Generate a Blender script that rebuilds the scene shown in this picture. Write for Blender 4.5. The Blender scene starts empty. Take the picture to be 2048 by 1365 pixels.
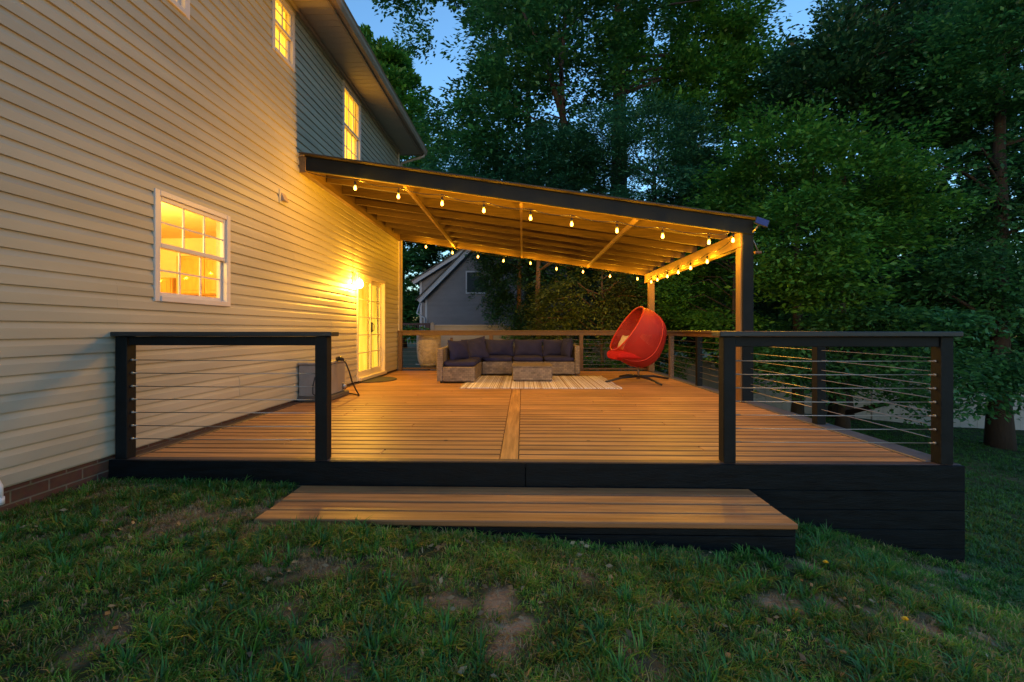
import bpy, bmesh, math, random
import numpy as np
from mathutils import Vector, Matrix
R = math.radians
sc = bpy.context.scene
rng = np.random.default_rng(11)
random.seed(5)

# ---------------------------------------------------------------- camera, sky, exposure
cam = bpy.data.cameras.new("camera"); camo = bpy.data.objects.new("camera", cam)
sc.collection.objects.link(camo); sc.camera = camo
cam.sensor_width = 36; cam.lens = 910 / 2048 * 36; cam.shift_y = -22.5 / 2048
cam.clip_start = .05; cam.clip_end = 1500
camo.location = (0, 0, .98); camo.rotation_euler = (R(90), 0, math.atan(21 / 910))
w = bpy.data.worlds.new("World"); sc.world = w; w.use_nodes = True
wn = w.node_tree.nodes; wl = w.node_tree.links
bg = wn["Background"]; sky = wn.new("ShaderNodeTexSky"); sky.sky_type = 'NISHITA'
sky.sun_disc = False; sky.sun_elevation = R(4.0); sky.sun_rotation = R(200)
sky.ozone_density = 3.0; sky.air_density = 1.0; sky.dust_density = .5
wl.new(sky.outputs[0], bg.inputs[0]); bg.inputs[1].default_value = .142
sc.view_settings.view_transform = 'Standard'; sc.view_settings.look = 'None'
sc.view_settings.exposure = 2.2; sc.view_settings.gamma = 1
try:
    sc.cycles.use_denoising = True; sc.cycles.use_light_tree = True
    sc.cycles.max_bounces = 6; sc.cycles.transparent_max_bounces = 12
    sc.cycles.sample_clamp_indirect = 3
except Exception: pass

WARM = (1.0, .46, .014)
C = sc.collection

# ---------------------------------------------------------------- helpers
def nodes(name):
    m = bpy.data.materials.new(name); m.use_nodes = True
    return m, m.node_tree.nodes, m.node_tree.links
def mat(name, col, rough=.6, var=.0, scale=8, stretch=(1, 1, 1), bump=0., bscale=None, metal=0., spec=.5, col2=None, island=0., coat=0.):
    m, n, l = nodes(name); b = n["Principled BSDF"]
    b.inputs["Roughness"].default_value = rough; b.inputs["Metallic"].default_value = metal
    b.inputs["Specular IOR Level"].default_value = spec
    if coat: b.inputs["Coat Weight"].default_value = coat
    b.inputs["Base Color"].default_value = (*col, 1)
    if var or bump or col2 or island:
        tc = n.new("ShaderNodeTexCoord"); mp = n.new("ShaderNodeMapping"); mp.inputs["Scale"].default_value = stretch
        l.new(tc.outputs["Object"], mp.inputs[0])
        nz = n.new("ShaderNodeTexNoise"); nz.inputs["Scale"].default_value = scale; nz.inputs["Detail"].default_value = 6
        nz.inputs["Roughness"].default_value = .62
        l.new(mp.outputs[0], nz.inputs[0])
        r = n.new("ShaderNodeValToRGB"); r.color_ramp.elements[0].position = .32; r.color_ramp.elements[1].position = .68
        c1 = tuple(c * (1 - var) for c in col); c2 = col2 or tuple(min(1, c * (1 + var)) for c in col)
        r.color_ramp.elements[0].color = (*c1, 1); r.color_ramp.elements[1].color = (*c2, 1)
        l.new(nz.outputs[0], r.inputs[0]); out = r.outputs[0]
        if island:
            g = n.new("ShaderNodeNewGeometry"); hs = n.new("ShaderNodeHueSaturation")
            mr = n.new("ShaderNodeMapRange"); mr.inputs[3].default_value = 1 - island; mr.inputs[4].default_value = 1 + island
            l.new(g.outputs["Random Per Island"], mr.inputs[0]); l.new(mr.outputs[0], hs.inputs["Value"])
            l.new(out, hs.inputs["Color"]); out = hs.outputs[0]
        l.new(out, b.inputs["Base Color"])
        rr = n.new("ShaderNodeMapRange"); rr.inputs[3].default_value = max(.05, rough - .12); rr.inputs[4].default_value = min(1, rough + .12)
        l.new(nz.outputs[0], rr.inputs[0]); l.new(rr.outputs[0], b.inputs["Roughness"])
        if bump:
            bp = n.new("ShaderNodeBump"); bp.inputs["Strength"].default_value = bump; bp.inputs["Distance"].default_value = .01
            if bscale:
                n2 = n.new("ShaderNodeTexNoise"); n2.inputs["Scale"].default_value = bscale; n2.inputs["Detail"].default_value = 4
                l.new(mp.outputs[0], n2.inputs[0]); l.new(n2.outputs[0], bp.inputs["Height"])
            else: l.new(nz.outputs[0], bp.inputs["Height"])
            l.new(bp.outputs[0], b.inputs["Normal"])
    return m
def emis(name, col, s):
    m, n, l = nodes(name); n.remove(n["Principled BSDF"]); e = n.new("ShaderNodeEmission")
    e.inputs[0].default_value = (*col, 1); e.inputs[1].default_value = s
    l.new(e.outputs[0], n["Material Output"].inputs[0]); return m
def leafmat(name, dark, light, trans=.35, straw=None, strawp=.0, rough=.55, ns=.7, lo=.72, hi=1.3):
    m, n, l = nodes(name); b = n["Principled BSDF"]; g = n.new("ShaderNodeNewGeometry")
    r = n.new("ShaderNodeValToRGB"); r.color_ramp.elements[0].color = (*dark, 1); r.color_ramp.elements[1].color = (*light, 1)
    if straw:
        r.color_ramp.elements[1].position = 1 - strawp - .05
        e = r.color_ramp.elements.new(1 - strawp + .02); e.color = (*straw, 1)
    l.new(g.outputs["Random Per Island"], r.inputs[0])
    tc = n.new("ShaderNodeTexCoord"); nz = n.new("ShaderNodeTexNoise"); nz.inputs["Scale"].default_value = ns
    l.new(tc.outputs["Object"], nz.inputs[0])
    mr = n.new("ShaderNodeMapRange"); mr.inputs[1].default_value = .3; mr.inputs[2].default_value = .7
    mr.inputs[3].default_value = lo; mr.inputs[4].default_value = hi
    l.new(nz.outputs[0], mr.inputs[0]); hs = n.new("ShaderNodeHueSaturation")
    l.new(mr.outputs[0], hs.inputs["Value"]); l.new(r.outputs[0], hs.inputs["Color"])
    l.new(hs.outputs[0], b.inputs["Base Color"]); b.inputs["Roughness"].default_value = rough
    t = n.new("ShaderNodeBsdfTranslucent"); l.new(hs.outputs[0], t.inputs[0])
    mx = n.new("ShaderNodeMixShader"); mx.inputs[0].default_value = trans
    l.new(b.outputs[0], mx.inputs[1]); l.new(t.outputs[0], mx.inputs[2]); l.new(mx.outputs[0], n["Material Output"].inputs[0])
    return m

class MB:
    def __init__(s): s.v = []; s.f = []; s.sm = []
    def add(s, vs, fs, smooth=False):
        o = len(s.v); s.v += [tuple(v) for v in vs]; s.f += [tuple(i + o for i in f) for f in fs]; s.sm += [smooth] * len(fs); return s
    def box(s, x0, x1, y0, y1, z0, z1, M=None):
        vs = [Vector(p) for p in ((x0,y0,z0),(x1,y0,z0),(x1,y1,z0),(x0,y1,z0),(x0,y0,z1),(x1,y0,z1),(x1,y1,z1),(x0,y1,z1))]
        if M is not None: vs = [M @ v for v in vs]
        return s.add(vs, [(0,3,2,1),(4,5,6,7),(0,1,5,4),(1,2,6,5),(2,3,7,6),(3,0,4,7)])
    def bbox(s, x0, x1, y0, y1, z0, z1, b=.004, M=None):
        # box with chamfered edges
        bm = bmesh.new(); 
        vs = [bm.verts.new(p) for p in ((x0,y0,z0),(x1,y0,z0),(x1,y1,z0),(x0,y1,z0),(x0,y0,z1),(x1,y0,z1),(x1,y1,z1),(x0,y1,z1))]
        for f in ((0,3,2,1),(4,5,6,7),(0,1,5,4),(1,2,6,5),(2,3,7,6),(3,0,4,7)): bm.faces.new([vs[i] for i in f])
        bmesh.ops.bevel(bm, geom=list(bm.edges), offset=b, segments=1, affect='EDGES')
        bm.verts.index_update()
        vv = [v.co.copy() for v in bm.verts]
        if M is not None: vv = [M @ v for v in vv]
        s.add(vv, [[v.index for v in f.verts] for f in bm.faces]); bm.free(); return s
    def prism(s, pts, axis, a0, a1):
        # pts 2D polygon, extruded along axis 'x','y','z'
        def P(p, a):
            return {'x': (a, p[0], p[1]), 'y': (p[0], a, p[1]), 'z': (p[0], p[1], a)}[axis]
        n = len(pts); vs = [P(p, a0) for p in pts] + [P(p, a1) for p in pts]
        return s.add(vs, [tuple(range(n))[::-1], tuple(range(n, 2*n))] + [(i, (i+1) % n, n+(i+1) % n, n+i) for i in range(n)])
    def tube(s, pts, r, n=8, caps=True):
        pts = [Vector(p) for p in pts]; rs = r if hasattr(r, '__len__') else [r] * len(pts)
        vs = []; fs = []; ref = None
        for i, p in enumerate(pts):
            d = (pts[min(i+1, len(pts)-1)] - pts[max(i-1, 0)]).normalized()
            if ref is None: ref = Vector((0, 0, 1)) if abs(d.z) < .9 else Vector((1, 0, 0))
            a = d.cross(ref)
            if a.length < 1e-5: a = d.cross(Vector((0, 1, .1)))
            a.normalize(); b = a.cross(d); ref = b
            vs += [p + (a * math.cos(2*math.pi*k/n) + b * math.sin(2*math.pi*k/n)) * rs[i] for k in range(n)]
        for i in range(len(pts)-1):
            fs += [(i*n+k, i*n+(k+1) % n, (i+1)*n+(k+1) % n, (i+1)*n+k) for k in range(n)]
        s.add(vs, fs, True)
        if caps:
            o = len(s.v) - len(vs)
            s.f += [tuple(o+k for k in range(n))[::-1], tuple(o+(len(pts)-1)*n+k for k in range(n))]; s.sm += [False, False]
        return s
    def lathe(s, prof, c=(0, 0, 0), n=20, M=None):
        vs = []; fs = []
        for r, z in prof: vs += [Vector((c[0]+r*math.cos(2*math.pi*k/n), c[1]+r*math.sin(2*math.pi*k/n), c[2]+z)) for k in range(n)]
        if M is not None: vs = [M @ v for v in vs]
        for i in range(len(prof)-1): fs += [(i*n+k, i*n+(k+1) % n, (i+1)*n+(k+1) % n, (i+1)*n+k) for k in range(n)]
        return s.add(vs, fs, True)
    def build(s, name, m, parent=None, offset=None):
        me = bpy.data.meshes.new(name); me.from_pydata(s.v, [], s.f); me.update()
        me.polygons.foreach_set("use_smooth", s.sm); me.materials.append(m)
        o = bpy.data.objects.new(name, me); C.objects.link(o)
        if parent is not None:
            o.parent = parent; o.matrix_parent_inverse = world_m(parent).inverted()
        return o
def world_m(o):
    m = Matrix.LocRotScale(o.location, o.rotation_euler, o.scale)
    return world_m(o.parent) @ (o.matrix_parent_inverse @ m) if o.parent else m
def npmesh(name, V, F, m, parent=None, smooth=False):
    me = bpy.data.meshes.new(name); k = F.shape[1]
    me.vertices.add(len(V)); me.vertices.foreach_set("co", V.astype(np.float32).ravel())
    me.loops.add(F.size); me.loops.foreach_set("vertex_index", F.astype(np.int32).ravel())
    me.polygons.add(len(F)); me.polygons.foreach_set("loop_start", np.arange(0, F.size, k, dtype=np.int32))
    if smooth: me.polygons.foreach_set("use_smooth", np.ones(len(F), bool))
    me.update(calc_edges=True); me.materials.append(m)
    o = bpy.data.objects.new(name, me); C.objects.link(o)
    if parent is not None: o.parent = parent; o.matrix_parent_inverse = world_m(parent).inverted()
    return o
def tag(o, label=None, cat=None, group=None, kind=None):
    if label: o["label"] = label
    if cat: o["category"] = cat
    if group: o["group"] = group
    if kind: o["kind"] = kind
    return o
def thing(name, label, cat, loc=(0, 0, 0), group=None, rz=0):
    o = bpy.data.objects.new(name, None); C.objects.link(o); o.location = loc; o.rotation_euler = (0, 0, rz)
    o.empty_display_size = .2; return tag(o, label, cat, group)
def light(name, loc, power, col=WARM, r=.02, parent=None):
    l = bpy.data.lights.new(name, 'POINT'); l.energy = power; l.color = col; l.shadow_soft_size = r
    o = bpy.data.objects.new(name, l); C.objects.link(o); o.location = loc
    if parent is not None: o.parent = parent; o.matrix_parent_inverse = world_m(parent).inverted()
    return o
def interp(x, xs, ys): return np.interp(x, xs, ys)
PX0 = ([-200, -3.1, -1.6, 0, 1.6, 2.0, 2.8, 3.2, 5, 9, 13, 20, 40, 200], [-.13, -.14, -.18, -.26, -.37, -.44, -.64, -.73, -1.1, -1.65, -2.12, -2.6, -3.2, -5])
PX1 = ([-200, -10, 0, 6, 11, 14, 18, 30, 200], [-.4, -.5, -.65, -1.7, -2.0, -2.33, -2.5, -2.9, -5])
def gz(x, y):
    x = np.asarray(x, float); y = np.asarray(y, float)
    t = np.clip((y - 3.3) / (16 - 3.3), 0, 1)
    return interp(x, *PX0) * (1 - t) + interp(x, *PX1) * t
def vnoise(x, y, s, seed=0):
    # cheap smooth value noise
    x = np.asarray(x) / s; y = np.asarray(y) / s; xi = np.floor(x).astype(int); yi = np.floor(y).astype(int)
    fx = x - xi; fy = y - yi; fx = fx*fx*(3-2*fx); fy = fy*fy*(3-2*fy)
    def h(a, b): return (np.sin(a*127.1 + b*311.7 + seed*74.7) * 43758.5453) % 1.0
    return (h(xi, yi)*(1-fx)+h(xi+1, yi)*fx)*(1-fy) + (h(xi, yi+1)*(1-fx)+h(xi+1, yi+1)*fx)*fy

# ---------------------------------------------------------------- materials
def siding_mat(name, col, dirt=.2):
    m, n, l = nodes(name); b = n["Principled BSDF"]; b.inputs["Roughness"].default_value = .5
    tc = n.new("ShaderNodeTexCoord"); mp = n.new("ShaderNodeMapping"); mp.inputs["Scale"].default_value = (1, .5, 3)
    l.new(tc.outputs["Object"], mp.inputs[0]); nz = n.new("ShaderNodeTexNoise"); nz.inputs["Scale"].default_value = 1.6; nz.inputs["Detail"].default_value = 7
    l.new(mp.outputs[0], nz.inputs[0]); r = n.new("ShaderNodeValToRGB")
    r.color_ramp.elements[0].position = .3; r.color_ramp.elements[1].position = .7
    r.color_ramp.elements[0].color = (*[c*(1-dirt) for c in col], 1); r.color_ramp.elements[1].color = (*col, 1)
    l.new(nz.outputs[0], r.inputs[0])
    g = n.new("ShaderNodeNewGeometry"); hs = n.new("ShaderNodeHueSaturation"); mr = n.new("ShaderNodeMapRange")
    mr.inputs[3].default_value = .95; mr.inputs[4].default_value = 1.04; l.new(g.outputs["Random Per Island"], mr.inputs[0])
    l.new(mr.outputs[0], hs.inputs["Value"]); l.new(r.outputs[0], hs.inputs["Color"]); l.new(hs.outputs[0], b.inputs["Base Color"])
    mp2 = n.new("ShaderNodeMapping"); mp2.inputs["Scale"].default_value = (1, 8, 90); l.new(tc.outputs["Object"], mp2.inputs[0])
    n2 = n.new("ShaderNodeTexNoise"); n2.inputs["Scale"].default_value = 3; l.new(mp2.outputs[0], n2.inputs[0])
    bp = n.new("ShaderNodeBump"); bp.inputs["Strength"].default_value = .12; bp.inputs["Distance"].default_value = .004
    l.new(n2.outputs[0], bp.inputs["Height"]); l.new(bp.outputs[0], b.inputs["Normal"])
    return m
M_side = siding_mat("vinyl_siding", (.52, .46, .345))
M_trim = mat("white_trim", (.68, .60, .54), .45, .05, 6)
M_wframe = mat("white_window_vinyl", (.72, .62, .56), .35, .04, 5)
M_soffit = mat("soffit_vinyl", (.58, .48, .36), .5, .06, 4)
M_gutter = mat("tan_gutter", (.40, .30, .22), .4, .1, 5)
M_roof = mat("shingle", (.06, .055, .05), .9, .3, 30, bump=.5)
M_dark = mat("dark_navy_paint", (.0050, .0080, .0105), .55, .35, 5, (1, 6, 1), bump=.25, bscale=25, spec=.18)
M_darkx = mat("dark_navy_board", (.0030, .0058, .0082), .6, .5, 6, (1, 5, 5), bump=.3, bscale=22, spec=.14)
M_cap = mat("rail_cap_paint", (.014, .020, .025), .45, .2, 5, (1, 3, 1), bump=.15, bscale=25)
M_border = mat("border_board_paint", (.075, .05, .045), .5, .25, 5, (2, 2, 2), bump=.2, bscale=25)
def deckmat(name, base, axis=0, pitch=None, y0=0, e0=.30, e1=.44, ev=.30):
    m, n, l = nodes(name); b = n["Principled BSDF"]
    tc = n.new("ShaderNodeTexCoord"); mp = n.new("ShaderNodeMapping")
    mp.inputs["Scale"].default_value = (1.2, 22, 22) if axis == 0 else (22, 1.2, 22)
    l.new(tc.outputs["Object"], mp.inputs[0])
    g = n.new("ShaderNodeNewGeometry"); add = n.new("ShaderNodeVectorMath"); add.operation = 'ADD'
    sc_ = n.new("ShaderNodeMath"); sc_.operation = 'MULTIPLY'; sc_.inputs[1].default_value = 40
    l.new(g.outputs["Random Per Island"], sc_.inputs[0]); l.new(mp.outputs[0], add.inputs[0]); l.new(sc_.outputs[0], add.inputs[1])
    nz = n.new("ShaderNodeTexNoise"); nz.inputs["Scale"].default_value = 1.3; nz.inputs["Detail"].default_value = 8; nz.inputs["Roughness"].default_value = .65
    l.new(add.outputs[0], nz.inputs[0])
    r = n.new("ShaderNodeValToRGB"); e = r.color_ramp.elements
    e[0].position = .28; e[0].color = (base[0]*.42, base[1]*.36, base[2]*.36, 1); e[1].position = .62; e[1].color = (*base, 1)
    x = e.new(.78); x.color = (base[0]*1.18, base[1]*1.2, base[2]*1.25, 1)
    l.new(nz.outputs[0], r.inputs[0])
    # wear patches, roughly board sized
    n3 = n.new("ShaderNodeTexNoise"); n3.inputs["Scale"].default_value = 1.1; n3.inputs["Detail"].default_value = 5; l.new(tc.outputs["Object"], n3.inputs[0])
    hs = n.new("ShaderNodeHueSaturation"); mr = n.new("ShaderNodeMapRange"); mr.inputs[3].default_value = .82; mr.inputs[4].default_value = 1.18
    l.new(g.outputs["Random Per Island"], mr.inputs[0])
    mr2 = n.new("ShaderNodeMapRange"); mr2.inputs[1].default_value = .3; mr2.inputs[2].default_value = .7; mr2.inputs[3].default_value = .8; mr2.inputs[4].default_value = 1.15
    l.new(n3.outputs[0], mr2.inputs[0]); mu = n.new("ShaderNodeMath"); mu.operation = 'MULTIPLY'
    l.new(mr.outputs[0], mu.inputs[0]); l.new(mr2.outputs[0], mu.inputs[1]); l.new(mu.outputs[0], hs.inputs["Value"]); l.new(r.outputs[0], hs.inputs["Color"])
    # knots
    vo = n.new("ShaderNodeTexVoronoi"); vo.inputs["Scale"].default_value = 2.3; l.new(tc.outputs["Object"], vo.inputs[0])
    kr = n.new("ShaderNodeValToRGB"); kr.color_ramp.elements[0].position = .03; kr.color_ramp.elements[0].color = (.35, .3, .3, 1); kr.color_ramp.elements[1].position = .055; kr.color_ramp.elements[1].color = (1, 1, 1, 1)
    l.new(vo.outputs["Distance"], kr.inputs[0])
    fin = hs.outputs[0]
    if pitch:   # colour darkens towards the board edges, strengthening the gap lines
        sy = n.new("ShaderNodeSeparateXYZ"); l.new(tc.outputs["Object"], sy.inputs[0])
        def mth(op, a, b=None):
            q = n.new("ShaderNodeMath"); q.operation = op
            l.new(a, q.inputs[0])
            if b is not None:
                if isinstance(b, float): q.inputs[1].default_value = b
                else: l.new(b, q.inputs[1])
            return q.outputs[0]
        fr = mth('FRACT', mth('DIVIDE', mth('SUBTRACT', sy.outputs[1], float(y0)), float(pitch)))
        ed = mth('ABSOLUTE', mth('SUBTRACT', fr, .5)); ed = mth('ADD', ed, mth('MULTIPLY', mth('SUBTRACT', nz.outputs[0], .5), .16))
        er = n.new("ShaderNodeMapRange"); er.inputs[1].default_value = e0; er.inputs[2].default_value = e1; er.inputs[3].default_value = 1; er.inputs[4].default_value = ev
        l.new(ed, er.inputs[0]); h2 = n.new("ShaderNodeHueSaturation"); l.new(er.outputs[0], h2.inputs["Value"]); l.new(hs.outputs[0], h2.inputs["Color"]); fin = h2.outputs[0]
    mm = n.new("ShaderNodeMix"); mm.data_type = 'RGBA'; mm.blend_type = 'MULTIPLY'; mm.inputs[0].default_value = 1
    l.new(fin, mm.inputs[6]); l.new(kr.outputs[0], mm.inputs[7]); l.new(mm.outputs[2], b.inputs["Base Color"])
    rr = n.new("ShaderNodeMapRange"); rr.inputs[3].default_value = .62; rr.inputs[4].default_value = .38; l.new(nz.outputs[0], rr.inputs[0]); l.new(rr.outputs[0], b.inputs["Roughness"])
    bp = n.new("ShaderNodeBump"); bp.inputs["Strength"].default_value = .35; bp.inputs["Distance"].default_value = .004
    l.new(nz.outputs[0], bp.inputs["Height"]); l.new(bp.outputs[0], b.inputs["Normal"])
    return m
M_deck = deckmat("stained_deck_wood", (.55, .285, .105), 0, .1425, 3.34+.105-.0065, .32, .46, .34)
M_deckc = deckmat("stained_centre_board", (.55, .29, .10), 1)
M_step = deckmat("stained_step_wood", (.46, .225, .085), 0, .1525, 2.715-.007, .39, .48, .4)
M_brown = mat("brown_stained_post", (.125, .066, .030), .55, .25, 4, (3, 3, 14), bump=.25, bscale=20)
M_lumber = mat("raw_rafter_lumber", (.105, .060, .023), .65, .28, 3, (1, 12, 12), bump=.25, bscale=14)
M_beam = mat("raw_beam_lumber", (.18, .105, .042), .65, .28, 3, (12, 1, 12), bump=.25, bscale=14)
M_postw = mat("pergola_post_wood", (.165, .092, .036), .6, .25, 3, (10, 10, 1), bump=.2, bscale=14)
M_metal = mat("steel_cable", (.42, .38, .34), .35, metal=.8)
M_sheet = mat("roof_sheet", (.05, .036, .025), .7, .25, 4)
M_black = mat("black_plastic", (.012, .012, .013), .4)
M_grey = mat("grey_box_plastic", (.26, .235, .22), .5, .12, 6)

# ---------------------------------------------------------------- house
house = thing("house", "two storey house with beige lap siding and lit windows along the deck", "house", (-3.02, 5, -.13))
XW = -3.02
OPEN = {'kitchen': (3.743, 4.69, 1.232, 2.155), 'w1': (3.27, 4.117, 3.846, 5.2), 'w2': (5.505, 6.015, 4.435, 5.2),
        'w3': (7.64, 8.446, 3.81, 5.2), 'door': (8.27, 9.90, .03, 2.03)}
prof = []; z = .045; ch = .110; k = 0
while z < 5.36:
    prof += [(z, .0185, k), (z + .064, .016, k), (z + .098, .0035, k), (z + ch, .002, k)]; z += ch; k += 1
ZT = 5.33; YA, YB = -3.0, 11.0
def clip(za, zb, c):
    pts = [(p[0], p[1]) for p in prof if p[2] == c]; out = []
    for a, b in zip(pts, pts[1:]):
        lo, hi = max(a[0], za), min(b[0], zb)
        if hi - lo < 1e-6: continue
        f = lambda q: a[1] + (b[1]-a[1]) * (q-a[0]) / (b[0]-a[0])
        if not out: out.append((lo, f(lo)))
        out.append((hi, f(hi)))
    return out
sd = MB(); rs = random.Random(3)
for c in range(k):
    z0 = .045 + c*ch; z1 = min(z0 + ch, ZT)
    if z1 <= z0: continue
    if c % 2 == 0:
        seams = []; y = YA + rs.uniform(.5, 3.6)
        while y < YB: seams.append(y); y += 3.66
        offs = [rs.uniform(0, .0034) for _ in range(len(seams)+1)]
    br = sorted({z0, z1, *[q for o in OPEN.values() for q in (o[2], o[3]) if z0 < q < z1]})
    for za, zb in zip(br, br[1:]):
        iv = [(YA, YB)]
        for o in OPEN.values():
            if o[2] <= za + 1e-6 and o[3] >= zb - 1e-6:
                iv = [s for a, b in iv for s in ((a, min(b, o[0])), (max(a, o[1]), b)) if s[1] - s[0] > 1e-4]
        pl = clip(za, zb, c)
        for a, b in iv:
            cuts = [a] + [s for s in seams if a < s < b] + [b]
            for i, (p, q) in enumerate(zip(cuts, cuts[1:])):
                of = offs[sum(1 for s in seams if s < (p+q)/2)]
                e = .012 if i < len(cuts)-2 else 0
                vs = [(XW + x + of, p, zz) for zz, x in pl] + [(XW + x + of, q, zz) for zz, x in pl]; n = len(pl)
                fs = [(j, n+j, n+j+1, j+1) for j in range(n-1)]
                if za == z0: # underside lip
                    vs += [(XW - .002, p, za), (XW - .002, q, za)]; fs.append((2*n, 2*n+1, n, 0))
                # end cap of the panel
                vs += [(XW - .002, p, zz) for zz, x in pl]; m0 = len(vs) - n
                fs += [(m0+j, j, j+1, m0+j+1) for j in range(n-1)]
                sd.add(vs, fs)
sd.build("wall", M_side, house)
# backing walls of the house body (with the same openings), gable ends and far side
bk = MB()
ys = sorted({YA, YB, *[q for o in OPEN.values() for q in o[:2]]}); zs = sorted({-.5, 5.4, *[q for o in OPEN.values() for q in o[2:]]})
for ya, yb in zip(ys, ys[1:]):
    for za, zb in zip(zs, zs[1:]):
        ym, zm = (ya+yb)/2, (za+zb)/2
        if any(o[0] < ym < o[1] and o[2] < zm < o[3] for o in OPEN.values()): continue
        if zm < .03: continue
        bk.box(XW-.12, XW-.004, ya, yb, za, zb)
bk.box(-11.5, XW-.12, YB-.12, YB-.003, -.5, 5.4); bk.box(-11.5, XW-.12, YA, YA+.1, -.5, 5.4); bk.box(-11.6, -11.5, YA, YB, -.6, 5.4)
bk.build("house_frame", M_side, house)
# far end lap siding (north face) and corner trim
ce = MB()
for c in range(int(5.28/ch)):
    z0 = .045 + c*ch; ce.add([(-11.5, YB+.016, z0), (XW, YB+.016, z0), (XW, YB+.002, z0+ch), (-11.5, YB+.002, z0+ch)], [(0, 1, 2, 3)])
ce.build("end_wall", M_side, house)
MB().bbox(XW-.005, XW+.026, YB-.06, YB+.03, .0, 5.31, .004).build("corner_trim", M_trim, house)
# brick base
def brickmat():
    m, n, l = nodes("red_brick"); b = n["Principled BSDF"]; b.inputs["Roughness"].default_value = .85
    tc = n.new("ShaderNodeTexCoord"); sp = n.new("ShaderNodeSeparateXYZ"); cb = n.new("ShaderNodeCombineXYZ")
    l.new(tc.outputs["Object"], sp.inputs[0]); l.new(sp.outputs[1], cb.inputs[0]); l.new(sp.outputs[2], cb.inputs[1])
    br = n.new("ShaderNodeTexBrick"); br.inputs["Scale"].default_value = 1; br.inputs["Brick Width"].default_value = .225; br.inputs["Row Height"].default_value = .078
    br.inputs["Mortar Size"].default_value = .006; br.inputs["Mortar Smooth"].default_value = .2
    br.inputs["Color1"].default_value = (.18, .07, .042, 1); br.inputs["Color2"].default_value = (.12, .05, .032, 1); br.inputs["Mortar"].default_value = (.24, .19, .14, 1)
    l.new(cb.outputs[0], br.inputs[0]); nz = n.new("ShaderNodeTexNoise"); nz.inputs["Scale"].default_value = 25; nz.inputs["Detail"].default_value = 6; l.new(tc.outputs["Object"], nz.inputs[0])
    mx = n.new("ShaderNodeMix"); mx.data_type = 'RGBA'; mx.blend_type = 'MULTIPLY'; mx.inputs[0].default_value = .6
    l.new(br.outputs[0], mx.inputs[6]); l.new(nz.outputs["Color"], mx.inputs[7]); l.new(mx.outputs[2], b.inputs["Base Color"])
    bp = n.new("ShaderNodeBump"); bp.inputs["Strength"].default_value = .8; bp.inputs["Distance"].default_value = -.008; l.new(br.outputs["Fac"], bp.inputs["Height"]); l.new(bp.outputs[0], b.inputs["Normal"])
    return m
MB().box(XW-.2, XW-.012, YA, YB, -.8, .043).build("brick_foundation", brickmat(), house)
# eave: soffit, fascia, gutter, roof
YE = YB + .25
so = MB(); y = YA - .3
while y < YE - .1:   # soffit panels run out from the wall: shallow grooves between them
    so.box(XW+.02, -2.50, y, y+.118, 5.315, 5.335); y += .125
so.build("soffit", M_soffit, house)
MB().bbox(XW+.018, XW+.06, YA-.3, YE-.25, 5.27, 5.313, .004).build("frieze_trim", M_soffit, house)
MB().box(-2.50, -2.478, YA-.3, YE, 5.27, 5.47).build("fascia", M_gutter, house)
gt = MB(); gp = [(-2.476, 5.30), (-2.476, 5.42), (-2.472, 5.42), (-2.472, 5.305), (-2.40, 5.305), (-2.375, 5.345), (-2.372, 5.40), (-2.35, 5.42), (-2.345, 5.415), (-2.365, 5.395), (-2.368, 5.34), (-2.396, 5.297)]
gt.prism(gp, 'y', YA-.3, YE)
gt.build("gutter", M_gutter, house)
rf = MB(); rf.prism([(-2.42, 5.44), (-2.42, 5.47), (-7.3, 8.0), (-12.2, 5.47), (-12.2, 5.44), (-7.3, 7.9)], 'y', YA-.4, YE+.04)
rf.build("roof", M_roof, house)
MB().prism([(-3.02, 5.4), (-7.3, 7.78), (-11.5, 5.4)], 'y', YB-.1, YB).build("gable", M_side, house)
MB().prism([(-2.46, 5.30), (-2.46, 5.44), (-7.3, 7.9), (-7.3, 7.75), (-3.02, 5.31)], 'y', YE-.03, YE).build("rake_board", M_gutter, house)
ds = MB(); ds.tube([(-2.43, YE-.1, 5.30), (-2.43, YE-.1, 5.24), (-2.95, YB+.07, 5.06), (-2.97, YB+.07, 4.98), (-2.97, YB+.07, .2)], [.035]*5, 8)
ds.build("downspout", M_gutter, house)

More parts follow.
